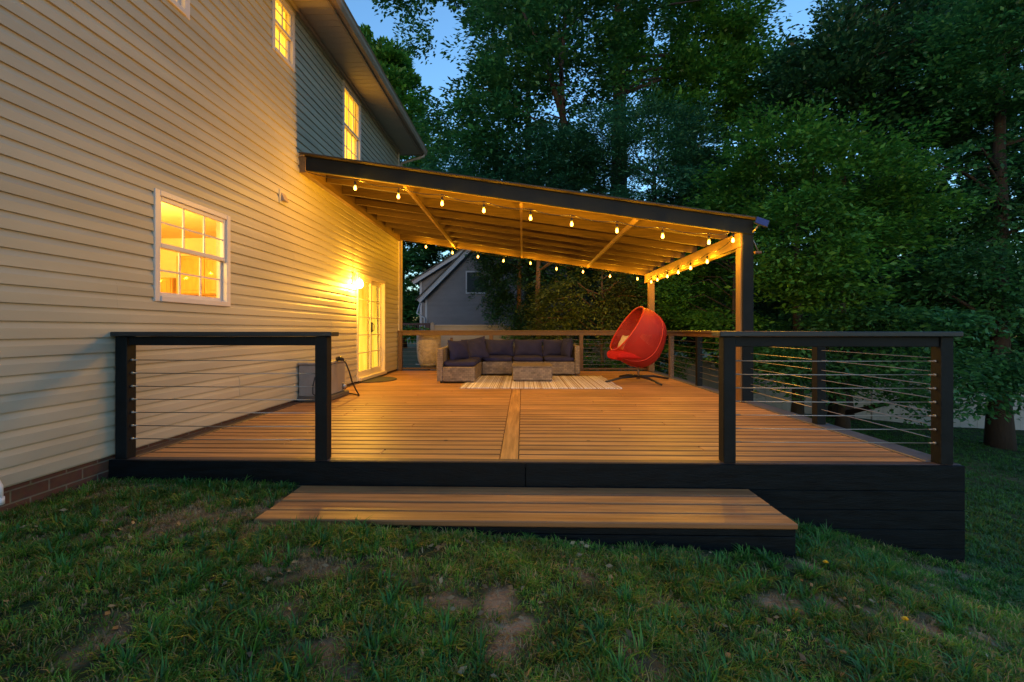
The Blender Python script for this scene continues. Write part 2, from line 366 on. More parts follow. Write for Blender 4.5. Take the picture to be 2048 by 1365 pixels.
# glass
def glassmat(name, refl=.08):
    m, n, l = nodes(name); n.remove(n["Principled BSDF"]); t = n.new("ShaderNodeBsdfTransparent"); t.inputs[0].default_value = (.93, .95, .94, 1)
    g = n.new("ShaderNodeBsdfGlossy"); g.inputs["Roughness"].default_value = .03; mx = n.new("ShaderNodeMixShader")
    f = n.new("ShaderNodeLayerWeight"); f.inputs[0].default_value = .5; pw = n.new("ShaderNodeMath"); pw.operation = 'POWER'; pw.inputs[1].default_value = 4; l.new(f.outputs["Facing"], pw.inputs[0]); l.new(pw.outputs[0], mx.inputs[0])
    l.new(t.outputs[0], mx.inputs[1]); l.new(g.outputs[0], mx.inputs[2]); l.new(mx.outputs[0], n["Material Output"].inputs[0]); return m
M_glass = glassmat("window_glass")
def curtain_mat(name, c1, c2, s):
    # glowing fabric behind the glass: lamplight and fold shading put into its colour
    m, n, l = nodes(name); n.remove(n["Principled BSDF"]); tc = n.new("ShaderNodeTexCoord")
    mp = n.new("ShaderNodeMapping"); mp.inputs["Scale"].default_value = (1, 7, .4); l.new(tc.outputs["Object"], mp.inputs[0])
    nz = n.new("ShaderNodeTexNoise"); nz.inputs["Scale"].default_value = 2.2; nz.inputs["Detail"].default_value = 3; l.new(mp.outputs[0], nz.inputs[0])
    r = n.new("ShaderNodeValToRGB"); r.color_ramp.elements[0].position = .35; r.color_ramp.elements[1].position = .66
    r.color_ramp.elements[0].color = (*c1, 1); r.color_ramp.elements[1].color = (*c2, 1); l.new(nz.outputs[0], r.inputs[0])
    e = n.new("ShaderNodeEmission"); e.inputs[1].default_value = s; l.new(r.outputs[0], e.inputs[0]); l.new(e.outputs[0], n["Material Output"].inputs[0]); return m
M_curt = curtain_mat("lit_curtain", (.85, .36, .012), (1.0, .55, .05), .75)
M_curtd = curtain_mat("lit_door_curtain", (.60, .30, .012), (1.0, .52, .05), .65)

def hung_window(oy0, oy1, oz0, oz1, cols, curtain, name="window"):
    # casing proud of the siding, two sashes (lower one set further in), muntins
    fr = MB(); c = .045; X0, X1 = XW-.05, XW+.028
    fr.bbox(X0, X1, oy0-.012, oy0+c, oz0-.012, oz1+.012, .004); fr.bbox(X0, X1, oy1-c, oy1+.012, oz0-.012, oz1+.012, .004)
    fr.bbox(X0, X1, oy0+c, oy1-c, oz1-c+.01, oz1+.012, .004); fr.bbox(X0, X1+.012, oy0+c, oy1-c, oz0-.012, oz0+c-.008, .004)
    f = fr.build(name, M_wframe, house)
    zm = (oz0+oz1)/2 + .01; g0, g1 = oy0+c, oy1-c
    def sash(xa, za, zb, nm):
        s = MB(); t = .03; xb = xa+.03
        s.bbox(xa, xb, g0, g0+t, za, zb, .003); s.bbox(xa, xb, g1-t, g1, za, zb, .003)
        s.bbox(xa, xb, g0+t, g1-t, zb-.038, zb, .003); s.bbox(xa, xb, g0+t, g1-t, za, za+.038, .003)
        for i in range(1, cols):
            yy = g0+t + (g1-g0-2*t)*i/cols; s.box(xa+.008, xa+.020, yy-.008, yy+.008, za+.038, zb-.038)
        zz = (za+zb)/2
        s.box(xa+.0085, xa+.0205, g0+t, g1-t, zz-.007, zz+.007)
        s.build("sash", M_wframe, f)
        MB().box(xa+.003, xa+.006, g0+t-.004, g1-t+.004, za+.03, zb-.03).build("pane", M_glass, f)
    sash(XW-.018, zm-.019, oz1-c+.01, "upper"); sash(XW-.055, oz0+c-.01, zm+.019, "lower")
    if curtain:
        cu = MB(); nn = 60; vs = []; xs = XW-.10
        for i in range(nn+1):
            yy = oy0-.02 + (oy1-oy0+.04)*i/nn; dx = .012*math.sin(i*1.1+oy0)+.006*math.sin(i*2.7)
            vs += [(xs+dx, yy, oz0-.0), (xs+dx, yy, oz1+.0)]
        cu.add(vs, [(2*i, 2*i+2, 2*i+3, 2*i+1) for i in range(nn)], True)
        cu.build("curtain", M_curt, f)
    return f
kw = hung_window(*OPEN['kitchen'], 3, False)
tag(kw, "lit ground floor kitchen window with shelves and bottles visible inside")
hung_window(*OPEN['w1'], 3, True); hung_window(*OPEN['w2'], 2, True); hung_window(*OPEN['w3'], 3, True)

# kitchen room behind the window (closed box, lamp-lit)
M_kwall = mat("kitchen_cream_wall", (.80, .66, .36), .7, .05, 3)
M_kceil = mat("kitchen_ceiling", (.70, .50, .26), .8, .1, 4)
M_cab = mat("orange_oak_cabinet", (.60, .30, .07), .45, .2, 4, (6, 6, 1))
rm = MB(); a = (-6.6, XW-.125, 2.3, 7.5, .05, 2.52)
x0, x1, y0, y1, z0, z1 = a
rm.box(x0-.05, x0, y0, y1, z0, z1); rm.box(x0, x1, y0-.05, y0, z0, z1); rm.box(x0, x1, y1, y1+.05, z0, z1); rm.box(x0, x1, y0, y1, z0-.05, z0)
rm.build("kitchen_room", M_kwall, house)
MB().box(x0, x1, y0, y1, z1, z1+.05).build("kitchen_ceiling", M_kceil, house)
M_kbeam = mat("dark_kitchen_beam", (.30, .17, .07), .6, .2, 5)
def cabinet(loc, w_, d_, h_, label, nd=2, cat="cabinet"):
    t = thing("kitchen_cabinet", label, cat, loc); x, y, z = loc
    MB().bbox(x-w_/2, x+w_/2, y-d_, y, z, z+h_, .004).build("carcass", M_cab, t)
    for i in range(nd):
        xa = x-w_/2+.01+i*(w_-.02)/nd; xb = xa+(w_-.02)/nd-.008
        d = MB(); d.bbox(xa, xb, y-d_-.022, y-d_-.001, z+.01, z+h_-.01, .004); d.bbox(xa+.05, xb-.05, y-d_-.03, y-d_-.021, z+.06, z+h_-.06, .006)
        dr = d.build("door", M_cab, t); MB().tube([(xb-.03, y-d_-.04, z+.06), (xb-.03, y-d_-.04, z+.16)], .006, 6).build("handle", M_metal, dr)
cabinet((-5.05, 7.49, 1.55), .95, .32, .62, "orange wall cabinet high on the far wall seen through the kitchen window")
cabinet((-6.0, 7.49, 1.2), .8, .32, .62, "tall orange cupboard at the left behind the kitchen window", 2)
cabinet((-4.6, 7.49, .06), 2.6, .5, .88, "long orange base cabinet below the wall cabinets in the kitchen", 4)
M_bott = mat("pale_glass_bottle", (.85, .78, .55), .15); M_bott2 = mat("white_ceramic", (.85, .8, .66), .3)
def bottle(loc, h, r, label, m, name="bottle"):
    t = thing(name, label, "bottle", loc)
    MB().lathe([(0, 0), (r, 0), (r, h*.55), (r*.4, h*.75), (r*.35, h*.93), (0, h*.93)], loc, 14).build("body", m, t)
    MB().lathe([(r*.42, h*.9), (r*.42, h), (0, h)], loc, 12).build("cap", M_cab, t)
M_shelf = mat("sill_board", (.7, .55, .3), .5)
MB().bbox(XW-.36, XW-.13, 3.5, 4.8, 1.20, 1.225, .004).build("kitchen_sill", M_shelf, house)
bottle((XW-.25, 3.92, 1.225), .34, .035, "tall white bottle at the middle of the kitchen window sill", M_bott2)
bottle((XW-.22, 3.80, 1.225), .24, .04, "short pale bottle left of the tall one on the kitchen sill", M_bott)
bottle((XW-.3, 4.12, 1.225), .27, .04, "wide cream bottle at the right end of the kitchen sill", M_bott)
kl = thing("kitchen_lamp", "small glass pendant lamp hanging inside the kitchen window", "lamp", (-3.75, 4.35, 2.52))
MB().tube([(-3.75, 4.35, 2.52), (-3.75, 4.35, 2.2)], .006, 6).build("cord", M_black, kl)
MB().lathe([(.02, .1), (.05, .06), (.065, 0), (.05, -.05), (0, -.07)], (-3.75, 4.35, 2.12), 16).build("lamp_shade", emis("pendant_glow", (1, .8, .45), 1.5), kl)
light("kitchen_light", (-4.6, 4.9, 2.05), 56, (1, .68, .18), .12, house); light("kitchen_light", (-3.9, 3.2, 2.0), 20, (1, .68, .18), .1, house)

# patio door
do = OPEN['door']; dr = MB(); X0, X1 = XW-.09, XW+.03
dr.bbox(X0, X1, do[0]-.01, do[0]+.05, do[2], do[3]+.01, .004); dr.bbox(X0, X1, do[1]-.05, do[1]+.01, do[2], do[3]+.01, .004)
dr.bbox(X0, X1, do[0]+.05, do[1]-.05, do[3]-.05, do[3]+.01, .004); dr.bbox(X0, X1+.05, do[0]+.05, do[1]-.05, do[2], do[2]+.06, .004)
M_door = mat("cream_door_paint", (.74, .62, .42), .35, .04, 5)
door = dr.build("patio_door", M_door, house)
def leaf(ya, yb, xa):
    s = MB(); za, zb = do[2]+.06, do[3]-.05; t = .075; xb = xa+.035
    s.bbox(xa, xb, ya, ya+t, za, zb, .004); s.bbox(xa, xb, yb-t, yb, za, zb, .004); s.bbox(xa, xb, ya+t, yb-t, zb-.08, zb, .004); s.bbox(xa, xb, ya+t, yb-t, za, za+.11, .004)
    for i in range(1, 5):
        zz = za+.11+(zb-za-.19)*i/5; s.box(xa+.01, xa+.028, ya+t, yb-t, zz-.009, zz+.009)
    o = s.build("door_leaf", M_door, door)
    MB().box(xa+.013, xa+.017, ya+t-.004, yb-t+.004, za+.1, zb-.07).build("pane", M_glass, door)
leaf(8.325, 9.11, XW-.035); leaf(9.05, 9.845, XW-.078)
hd = MB(); hd.bbox(XW+.0, XW+.03, 9.055, 9.09, .93, 1.13, .006); hd.tube([(XW+.03, 9.07, .95), (XW+.06, 9.07, .98), (XW+.06, 9.07, 1.08), (XW+.03, 9.07, 1.11)], .008, 6); hd.build("handle", M_black, door)
cu = MB(); vs = []; nn = 90
for i in range(nn+1):
    yy = 8.28+1.62*i/nn; dx = .02*math.sin(i*.9)+.008*math.sin(i*2.3); vs += [(XW-.13+dx, yy, .05), (XW-.17+dx, yy, 2.0)]
cu.add(vs, [(2*i, 2*i+2, 2*i+3, 2*i+1) for i in range(nn)], True); cu.build("curtain", M_curtd, door)

# wall lamp beside the door
wlm = thing("wall_lamp", "lit glass wall lamp on the siding left of the patio door", "lamp", (XW, 8.08, 1.8))
MB().bbox(XW+.012, XW+.035, 8.02, 8.14, 1.79, 1.99, .006).build("back_plate", M_metal, wlm)
MB().tube([(XW+.03, 8.08, 1.93), (XW+.11, 8.08, 1.96), (XW+.14, 8.08, 1.91)], .009, 8).build("arm", M_metal, wlm)
def glowmat(name, col, s, a=.5):
    m, n, l = nodes(name); n.remove(n["Principled BSDF"]); t = n.new("ShaderNodeBsdfTransparent"); e = n.new("ShaderNodeEmission")
    e.inputs[0].default_value = (*col, 1); e.inputs[1].default_value = s; ad = n.new("ShaderNodeAddShader")
    l.new(t.outputs[0], ad.inputs[0]); l.new(e.outputs[0], ad.inputs[1]); l.new(ad.outputs[0], n["Material Output"].inputs[0]); return m
M_glow = glowmat("lamp_glass_glow", (1, .58, .14), 3)
MB().lathe([(.0, .09), (.03, .085), (.05, .05), (.065, .0), (.055, -.05), (.03, -.075), (0, -.08)], (XW+.14, 8.08, 1.80), 18).build("globe", M_glow, wlm)
light("wall_lamp_light", (XW+.14, 8.08, 1.79), 34, (1, .50, .04), .03, wlm)
# vent cap on siding
vn = thing("dryer_vent", "small square vent hood fixed to the siding right of the kitchen window", "vent", (XW, 5.6, 2.62))
MB().bbox(XW+.008, XW+.03, 5.64, 5.81, 2.575, 2.745, .005).build("vent_plate", M_side, vn)
MB().prism([(XW+.03, 2.615), (XW+.075, 2.615), (XW+.03, 2.715)], 'y', 5.68, 5.78).build("hood", M_gutter, vn)
pv = thing("pipe_outlet", "white plastic pipe stub low on the wall at the left edge", "pipe", (XW, 2.53, .06))
MB().tube([(XW, 2.555, .10), (XW+.06, 2.555, .10), (XW+.075, 2.555, .07), (XW+.075, 2.555, .0)], .028, 12).build("elbow", mat("white_pvc", (.7, .75, .8), .35), pv)
MB().tube([(XW+.075, 2.555, .01), (XW+.075, 2.555, -.03)], .034, 12).build("collar", bpy.data.materials["white_pvc"], pv)

# ---------------------------------------------------------------- deck
deck = thing("deck", "raised wooden deck of orange stained boards with dark painted skirt", "deck", (0, 7, -.2))
FY, BY, LX, RX = 3.34, 10.97, -3.085, 3.18
b1 = MB(); y = FY + .105; r5 = random.Random(8); pitch = .1425
while y < BY - .12:
    for xa, xb in ((LX+.105, -.175), (-.029, RX-.195)):
        dz = r5.uniform(-.0015, .0015); cuts = [xa, xb]
        if r5.random() < .35: cuts.insert(1, xa + (xb-xa)*r5.choice((.33, .5, .66)))
        for a, b in zip(cuts, cuts[1:]): b1.bbox(a+.0015, b-.0015, y, y+.1295, -.036+dz, -.001+dz, .006)
    y += pitch
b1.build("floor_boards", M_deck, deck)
MB().bbox(-.171, -.033, FY+.105, BY-.12, -.037, .0005, .004).build("centre_board", M_deckc, deck)
bo = MB(); bo.bbox(LX-.01, RX, FY+.0285, FY+.100, -.04, .003, .004)
bo.bbox(LX-.008, LX+.10, FY+.103, BY, -.04, .003, .004); bo.bbox(LX+.103, RX-.195, BY-.11, BY, -.04, .002, .004)
bo.build("border_boards", M_border, deck)
MB().bbox(RX-.19, RX, FY+.103, BY, -.04, .008, .005).build("edge_board", mat("grey_edge_paint", (.115, .115, .13), .45, .2, 5, (2, 2, 2), bump=.2, bscale=22), deck)
MB().box(LX, RX-.03, FY+.06, BY-.02, -.2, -.045).build("joists", M_darkx, deck)
sk = MB(); z = .001
for i in range(7):
    zb = z-(.182 if i == 0 else .136); xl = LX-.02; joint = (.02, .9, -1.1)[i % 3]
    for a, b in ((xl, joint), (joint+.003, RX+.0)):
        sk.bbox(a, b, FY+.002, FY+.026, zb, z, .0035)
    z = zb-.0022
sk.build("skirt_boards", M_darkx, deck)
sr = MB(); z = -.045
for i in range(9):
    sr.bbox(RX-.024, RX, FY+.028, BY-.03, z-.136, z, .0035); z -= .1382
sr.build("side_skirt", M_darkx, deck)
sb = MB(); z = -.045
for i in range(6): sb.bbox(LX, RX, BY-.028, BY-.004, z-.136, z, .0035); z -= .1382
sb.build("back_skirt", M_darkx, deck)
# step
step = thing("wooden_step", "long low wooden step with dark riser in front of the deck", "step", (0, 3.02, -.4))
st = MB(); y = 2.715
for i in range(4):
    dz = r5.uniform(-.0015, .0015); st.bbox(-1.625, 1.625, y, y+.1385, -.2+dz, -.165+dz, .007); y += .1525
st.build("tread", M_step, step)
rz_ = MB(); rz_.bbox(-1.6, 1.62, 2.735, 2.76, -.245, -.203, .003); rz_.bbox(-1.6, 1.618, 2.732, 2.757, -.385, -.248, .003)
rz_.bbox(1.595, 1.619, 2.76, 3.33, -.385, -.203, .003); rz_.bbox(-1.619, -1.603, 2.76, 3.33, -.385, -.203, .003); rz_.build("riser", M_darkx, step)

# ---------------------------------------------------------------- railings
PW = .089
def post(mb_parent, x, y, top=.93, bottom=.004, m=None):
    return MB().bbox(x-PW/2, x+PW/2, y-PW/2, y+PW/2, bottom, top, .004).build("post", m or M_dark, mb_parent)
CZ = [.15+.1*i for i in range(7)]
def cable(p, a, b, rnd):
    a = Vector(a); b = Vector(b); mid = (a+b)/2 + Vector((0, 0, -.004*(a-b).length*rnd.random()))
    MB().tube([a, mid, b], .0038, 6).build("cable", M_metal, p)
    d = (b-a).normalized()
def fitting(p, pts, axis):
    for q in pts:
        q = Vector(q); d = Vector(axis)
        MB().tube([q, q+d*.012, q+d*.0125, q+d*.05], [.010, .010, .0055, .0055], 7).build("cable_fitting", M_metal, p)
rc = random.Random(2)
# near left
rl = thing("deck_railing", "short dark cable railing at the front of the deck beside the house wall", "railing", (-2.2, 3.40, 0), "dark cable railings around the deck")
YF = 3.405
post(rl, -3.028, YF); post(rl, -1.505, YF)
MB().bbox(-3.028+PW/2+.001, -1.505-PW/2-.001, YF-.03, YF+.012, .862, .929, .004).build("top_rail", M_dark, rl)
MB().bbox(-3.085, -1.415, YF-.075, YF+.075, .931, .965, .005).build("cap_board", M_cap, rl)
for z in CZ: cable(rl, (-2.983, YF, z), (-1.55, YF, z), rc)
fitting(rl, [(-2.983, YF, z) for z in CZ], (1, 0, 0))
# near right
rr = thing("deck_railing", "wide dark cable railing at the front right of the deck behind the step end", "railing", (2.3, 3.40, 0), "dark cable railings around the deck")
post(rr, 1.515, YF); post(rr, 3.072, YF)
MB().bbox(1.515+PW/2+.001, 3.072-PW/2-.001, YF-.03, YF+.012, .855, .929, .004).build("top_rail", M_dark, rr)
MB().bbox(1.43, 3.155, YF-.08, YF+.075, .931, .967, .005).build("cap_board", M_cap, rr)
for z in CZ: cable(rr, (1.56, YF, z), (3.027, YF, z), rc)
fitting(rr, [(3.027, YF, z) for z in CZ], (-1, 0, 0)); fitting(rr, [(1.56, YF, z) for z in CZ], (1, 0, 0))
# right side
XS = 3.065
rs_ = thing("deck_railing", "long cable railing down the right side of the deck to the back corner", "railing", (XS, 7, 0), "dark cable railings around the deck")
sideposts = [4.78, 7.98, 9.45]
for y in sideposts: post(rs_, XS, y, m=M_brown if y > 9 else M_dark)
tr_ = MB(); segs = [YF+PW/2+.002, 4.78, 6.20, 6.36, 7.98, 9.45, 10.80]
tr_.bbox(XS-.045, XS-.008, YF+.05, 6.19, .86, .929, .004); tr_.bbox(XS-.045, XS-.008, 6.36, 10.8, .86, .929, .004)
for y in sideposts: pass
tr_.build("top_rail", M_brown, rs_)
MB().bbox(XS-.09, XS+.065, YF+.077, 6.175, .931, .964, .005).bbox(XS-.09, XS+.065, 6.345, 10.99, .931, .964, .005).build("cap_board", mat("rail_cap_warm", (.075, .06, .052), .42, .2, 5, (3, 1, 1), bump=.15, bscale=25), rs_)
for z in CZ: cable(rs_, (XS, YF+.045, z+.02), (XS, 10.85, z+.02), rc)
# back
YBk = 10.90
rb = thing("deck_railing", "brown stained cable railing along the back of the deck behind the sofa", "railing", (0, YBk, 0), "dark cable railings around the deck")
for x in (-2.94, 1.40, -.75): post(rb, x, YBk, m=M_brown)
post(rb, 3.065, YBk, m=M_brown)
MB().bbox(-2.89, 3.0, YBk-.045, YBk-.008, .845, .929, .004).build("top_rail", M_brown, rb)
MB().bbox(-2.99, 2.97, YBk-.07, YBk+.07, .931, .964, .005).build("cap_board", M_brown, rb)
MB().bbox(-2.89, 3.0, YBk-.02, YBk+.018, .03, .07, .004).build("bottom_rail", M_brown, rb)
for z in CZ: cable(rb, (-2.9, YBk, z), (3.0, YBk, z), rc)

# ---------------------------------------------------------------- pergola
pg = thing("pergola", "sloping patio cover of raw rafters with dark fascia fixed to the house", "pergola", (0, 8.6, 0))
Y0, Y1 = 6.20, 10.98; SL = -.150
def zt(x): return 3.355 + SL*(x+3.0)      # top of the rafters
def slopebar(y0, y1, x0, x1, dtop, dbot):
    return MB().prism([(x0, zt(x0)-dtop), (x1, zt(x1)-dtop), (x1, zt(x1)-dbot), (x0, zt(x0)-dbot)], 'y', y0, y1)
slopebar(Y0-.04, Y0-.002, -3.025, 3.09, .0, .185).build("fascia_board", M_dark, pg)
n_r = 9
for i in range(n_r):
    y = Y0 + (Y1-Y0-.04)*i/(n_r-1)
    slopebar(y, y+.038, -2.95, 3.03, .002, .142 if i else .182).build("rafter", M_lumber, pg)
slopebar(Y1+.002, Y1+.03, -2.99, 3.09, .0, .185).build("back_fascia", M_lumber, pg)
# ledger on the wall
MB().bbox(XW-.05, XW+.055, Y0-.05, Y1, 3.13, 3.345, .004).build("ledger_board", M_beam, pg)
MB().bbox(XW-.05, XW+.035, Y0-.06, Y1, 3.35, 3.40, .004).build("flashing", M_gutter, pg)
# outer beam (under rafters) on posts
MB().bbox(2.93, 2.97, Y0+.0, Y1+.03, 2.095, 2.30, .004).bbox(3.03, 3.068, Y0+.0, Y1+.03, 2.095, 2.29, .004).build("beam", M_beam, pg)
def pergpost(y, m):
    return MB().bbox(2.935, 3.065, y, y+.14, .008, 2.093, .006).build("post", m, pg)
pp = MB(); pp.bbox(2.972, 3.028, Y0+.001, Y0+.139, .01, 2.33, .004)
pergpost(Y0, M_postw); pergpost(10.62, M_postw)
MB().bbox(2.955, 3.10, Y0-.022, Y0-.003, .01, 2.32, .004).build("post_facing", M_dark, pg)
# three blocking battens under the rafters, running back
for x in (-1.62, -.02, 1.56):
    t = MB(); t.prism([(x-.019, zt(x)-.205), (x+.019, zt(x)-.205), (x+.019, zt(x)-.145), (x-.019, zt(x)-.145)], 'y', Y0+.02, Y1-.02); t.build("batten", M_beam, pg)
# roof sheet: corrugated, thin
rsn = MB(); ny = 90; vs = []; 
for i in range(ny+1):
    y = Y0-.10 + (Y1-Y0+.26)*i/ny; dz = .006*math.cos(i*1.9)
    for x in (-3.035, 3.12): vs += [(x, y, zt(x)+.014+dz), (x, y, zt(x)+.030+dz)]
for i in range(ny):
    a = 4*i; b = a+4
    rsn.add([vs[a], vs[a+2], vs[b+2], vs[b], vs[a+1], vs[a+3], vs[b+3], vs[b+1]], [(0, 3, 2, 1), (4, 5, 6, 7), (0, 1, 5, 4), (2, 3, 7, 6), (1, 2, 6, 5), (3, 0, 4, 7)])
rsn.build("roof_sheet", M_sheet, pg)

# ---------------------------------------------------------------- string lights
M_bulb = glowmat("warm_bulb_glow", (1, .36, .045), 2.4)
def string(name_label, pts, cablepts, parentlabel_cat, power, drop=.11):
    t = thing("string_light", name_label, "string lights", cablepts[0], "warm bulb strings under the pergola")
    cp = [Vector(q) for q in cablepts]; cs = []
    for q0, q1 in zip(cp, cp[1:]):
        for i in range(6): cs.append(q0.lerp(q1, i/6) - Vector((0, 0, .035*math.sin(math.pi*i/6))))
    MB().tube(cs + [cp[-1]], .0055, 6).build("cord", M_black, t)
    for p in pts:
        p = Vector(p)
        s = MB().lathe([(.0, .075), (.013, .073), (.016, .045), (.016, .018), (0, .018)], p, 10); s.tube([p+Vector((0, 0, .07)), p+Vector((0, 0, drop))], .004, 5)
        s.build("socket", M_black, t)
        MB().lathe([(.0, .020), (.010, .016), (.017, -.004), (.020, -.018), (.017, -.032), (.008, -.041), (0, -.043)], p, 14).build("bulb", M_bulb, t)
        light("bulb_light", p+Vector((0, 0, -.016)), power*(.35 if 2.75 < p.x < 2.82 else 1), WARM, .018, t)
front = [(-2.268,2.915),(-1.679,2.795),(-1.085,2.696),(-.521,2.598),(.108,2.493),(.66,2.409),(1.264,2.318),(1.871,2.241),(2.483,2.158),(2.80,2.183)]
back = [(-2.301,2.971),(-1.667,2.826),(-1.058,2.728),(-.451,2.631),(.19,2.569),(.805,2.437),(1.431,2.364),(2.067,2.256),(2.712,2.195)]
right = [(10.148,2.054),(9.687,2.050),(9.025,2.045),(8.397,2.045),(7.785,2.042),(7.091,2.045)]
BP = 8.5
YL = 6.12; FP = 6.2; BP = 3.7
string("string of ten glowing bulbs hanging below the front fascia of the pergola", [(x, YL, z) for x, z in front], [(-2.97, YL, 3.14)]+[(x, YL, z+.11+.0) for x, z in front], None, FP)
YK = 10.80
string("string of nine glowing bulbs along the back edge of the pergola", [(x, YK, z) for x, z in back], [(-2.9, YK, 3.11)]+[(x, YK, z+.11) for x, z in back], None, BP)
string("string of six glowing bulbs under the right side beam of the pergola", [(2.85, y, z) for y, z in right], [(2.85, 10.7, 2.15)]+[(2.85, y, z+.11) for y, z in right]+[(2.85, 6.3, 2.2)], None, BP)

# solar light on the corner post
sl = thing("solar_light", "small solar powered light with blue panel on the front corner post", "solar light", (3.08, 6.2, 2.4))
Mx = Matrix.Translation((3.15, 6.06, 2.40)) @ Matrix.Rotation(R(-15), 4, 'Z') @ Matrix.Rotation(R(24), 4, 'Y') @ Matrix.Rotation(R(55), 4, 'X')
MB().bbox(-.085, .085, -.068, .068, -.012, .004, .003, Mx).build("panel_frame", M_black, sl)
MB().box(-.076, .076, -.06, .06, .005, .007, Mx).build("solar_cell", mat("blue_solar_cell", (.045, .055, .17), .35, .1, 30), sl)
MB().tube([(3.08, 6.17, 2.28), (3.14, 6.09, 2.38)], .012, 6).build("bracket", M_metal, sl)
br = thing("flood_light", "small bronze bracket light on the outer side of the corner post", "light", (3.08, 6.25, 2.1))
MB().tube([(3.09, 6.25, 2.12), (3.12, 6.22, 2.18), (3.17, 6.2, 2.04)], .009, 6).build("arm", M_metal, br)
MB().bbox(3.10, 3.19, 6.14, 6.2, 1.995, 2.03, .005).build("head", M_brown, br)

# ---------------------------------------------------------------- furniture
def wickermat(name, ca, cb, row=.012, wid=.03):
    m, n, l = nodes(name); b = n["Principled BSDF"]; b.inputs["Roughness"].default_value = .6
    tc = n.new("ShaderNodeTexCoord"); sp = n.new("ShaderNodeSeparateXYZ"); l.new(tc.outputs["Object"], sp.inputs[0])
    a1 = n.new("ShaderNodeMath"); l.new(sp.outputs[0], a1.inputs[0]); l.new(sp.outputs[1], a1.inputs[1])
    a2 = n.new("ShaderNodeMath"); a2.operation = 'MULTIPLY_ADD'; a2.inputs[1].default_value = .6; l.new(sp.outputs[1], a2.inputs[0]); l.new(sp.outputs[2], a2.inputs[2])
    cb_ = n.new("ShaderNodeCombineXYZ"); l.new(a1.outputs[0], cb_.inputs[0]); l.new(a2.outputs[0], cb_.inputs[1])
    br = n.new("ShaderNodeTexBrick"); br.inputs["Scale"].default_value = 1; br.inputs["Brick Width"].default_value = wid; br.inputs["Row Height"].default_value = row
    br.inputs["Mortar Size"].default_value = .0022; br.inputs["Mortar Smooth"].default_value = .6
    br.inputs["Color1"].default_value = (*ca, 1); br.inputs["Color2"].default_value = (*cb, 1); br.inputs["Mortar"].default_value = (ca[0]*.25, ca[1]*.25, ca[2]*.25, 1)
    l.new(cb_.outputs[0], br.inputs[0])
    nz = n.new("ShaderNodeTexNoise"); nz.inputs["Scale"].default_value = 9; l.new(tc.outputs["Object"], nz.inputs[0])
    mr = n.new("ShaderNodeMapRange"); mr.inputs[1].default_value = .3; mr.inputs[2].default_value = .7; mr.inputs[3].default_value = .75; mr.inputs[4].default_value = 1.2; l.new(nz.outputs[0], mr.inputs[0])
    hs = n.new("ShaderNodeHueSaturation"); l.new(mr.outputs[0], hs.inputs["Value"]); l.new(br.outputs[0], hs.inputs["Color"]); l.new(hs.outputs[0], b.inputs["Base Color"])
    bp = n.new("ShaderNodeBump"); bp.inputs["Strength"].default_value = .8; bp.inputs["Distance"].default_value = -.004; l.new(br.outputs["Fac"], bp.inputs["Height"]); l.new(bp.outputs[0], b.inputs["Normal"])
    return m
M_wick = wickermat("grey_wicker", (.15, .12, .105), (.26, .205, .17), .036, .075)
M_navy = mat("navy_cushion_fabric", (.026, .028, .085), .85, .18, 7, bump=.3, bscale=120, spec=.2)
def cushion(name, c, size, parent, m, rot=(0, 0, 0), p=5, sag=.0, piping=True):
    # rounded, slightly puffed box cushion
    w_, d_, h_ = size; n = 18; vs = []; fs = []
    M = Matrix.Translation(c) @ Matrix.Rotation(rot[2], 4, 'Z') @ Matrix.Rotation(rot[1], 4, 'Y') @ Matrix.Rotation(rot[0], 4, 'X')
    nu, nv = 28, 14
    def sp(a, e): return math.copysign(abs(a)**e, a)
    for j in range(nv+1):
        ph = -math.pi/2 + math.pi*j/nv
        for i in range(nu):
            th = 2*math.pi*i/nu
            x = sp(math.cos(ph), .28)*sp(math.cos(th), .22); y = sp(math.cos(ph), .28)*sp(math.sin(th), .22); z = sp(math.sin(ph), .5)
            pf = 1 + .16*(1-x*x)*(1-y*y)
            wr = .012*math.sin(7*x+3*y+c[0]*9)*math.sin(4*y-2*x+c[1]*5)
            vs.append(M @ Vector((x*w_/2, y*d_/2, z*h_/2*pf + wr*abs(z))))
    for j in range(nv):
        for i in range(nu): fs.append((j*nu+i, j*nu+(i+1) % nu, (j+1)*nu+(i+1) % nu, (j+1)*nu+i))
    return MB().add(vs, fs, True).build(name, m, parent)
def pillow_mb(size, thick, M, n=14, wrinkle=.01):
    vs = []; fs = []
    for s in (1, -1):
        for i in range(n+1):
            for j in range(n+1):
                u = 2*i/n-1; v = 2*j/n-1
                pin = .10
                x = size[0]/2*u*(1-pin*(1-v*v)*abs(u)); y = size[1]/2*v*(1-pin*(1-u*u)*abs(v))
                z = s*thick/2*((1-u*u)*(1-v*v))**.42 + wrinkle*math.sin(6*u+4*v)*(1-u*u)*(1-v*v)
                vs.append(M @ Vector((x, y, z)))
    k = (n+1)**2
    for i in range(n):
        for j in range(n):
            a = i*(n+1)+j; fs.append((a, a+n+1, a+n+2, a+1)); fs.append((k+a, k+a+1, k+a+n+2, k+a+n+1))
    return MB().add(vs, fs, True)
def T(loc, rx=0, ry=0, rz=0): return Matrix.Translation(loc) @ Matrix.Rotation(R(rz), 4, 'Z') @ Matrix.Rotation(R(ry), 4, 'Y') @ Matrix.Rotation(R(rx), 4, 'X')
SB = 10.42
sofa = thing("sectional_sofa", "grey wicker corner sofa with navy cushions against the back railing", "sofa", (-.2, 10, 0))
for xa, xb in ((-.86, -.215), (-.205, .445), (.455, 1.115)):
    MB().bbox(xa, xb, 9.70, SB, .03, .30, .012).build("seat_base", M_wick, sofa)
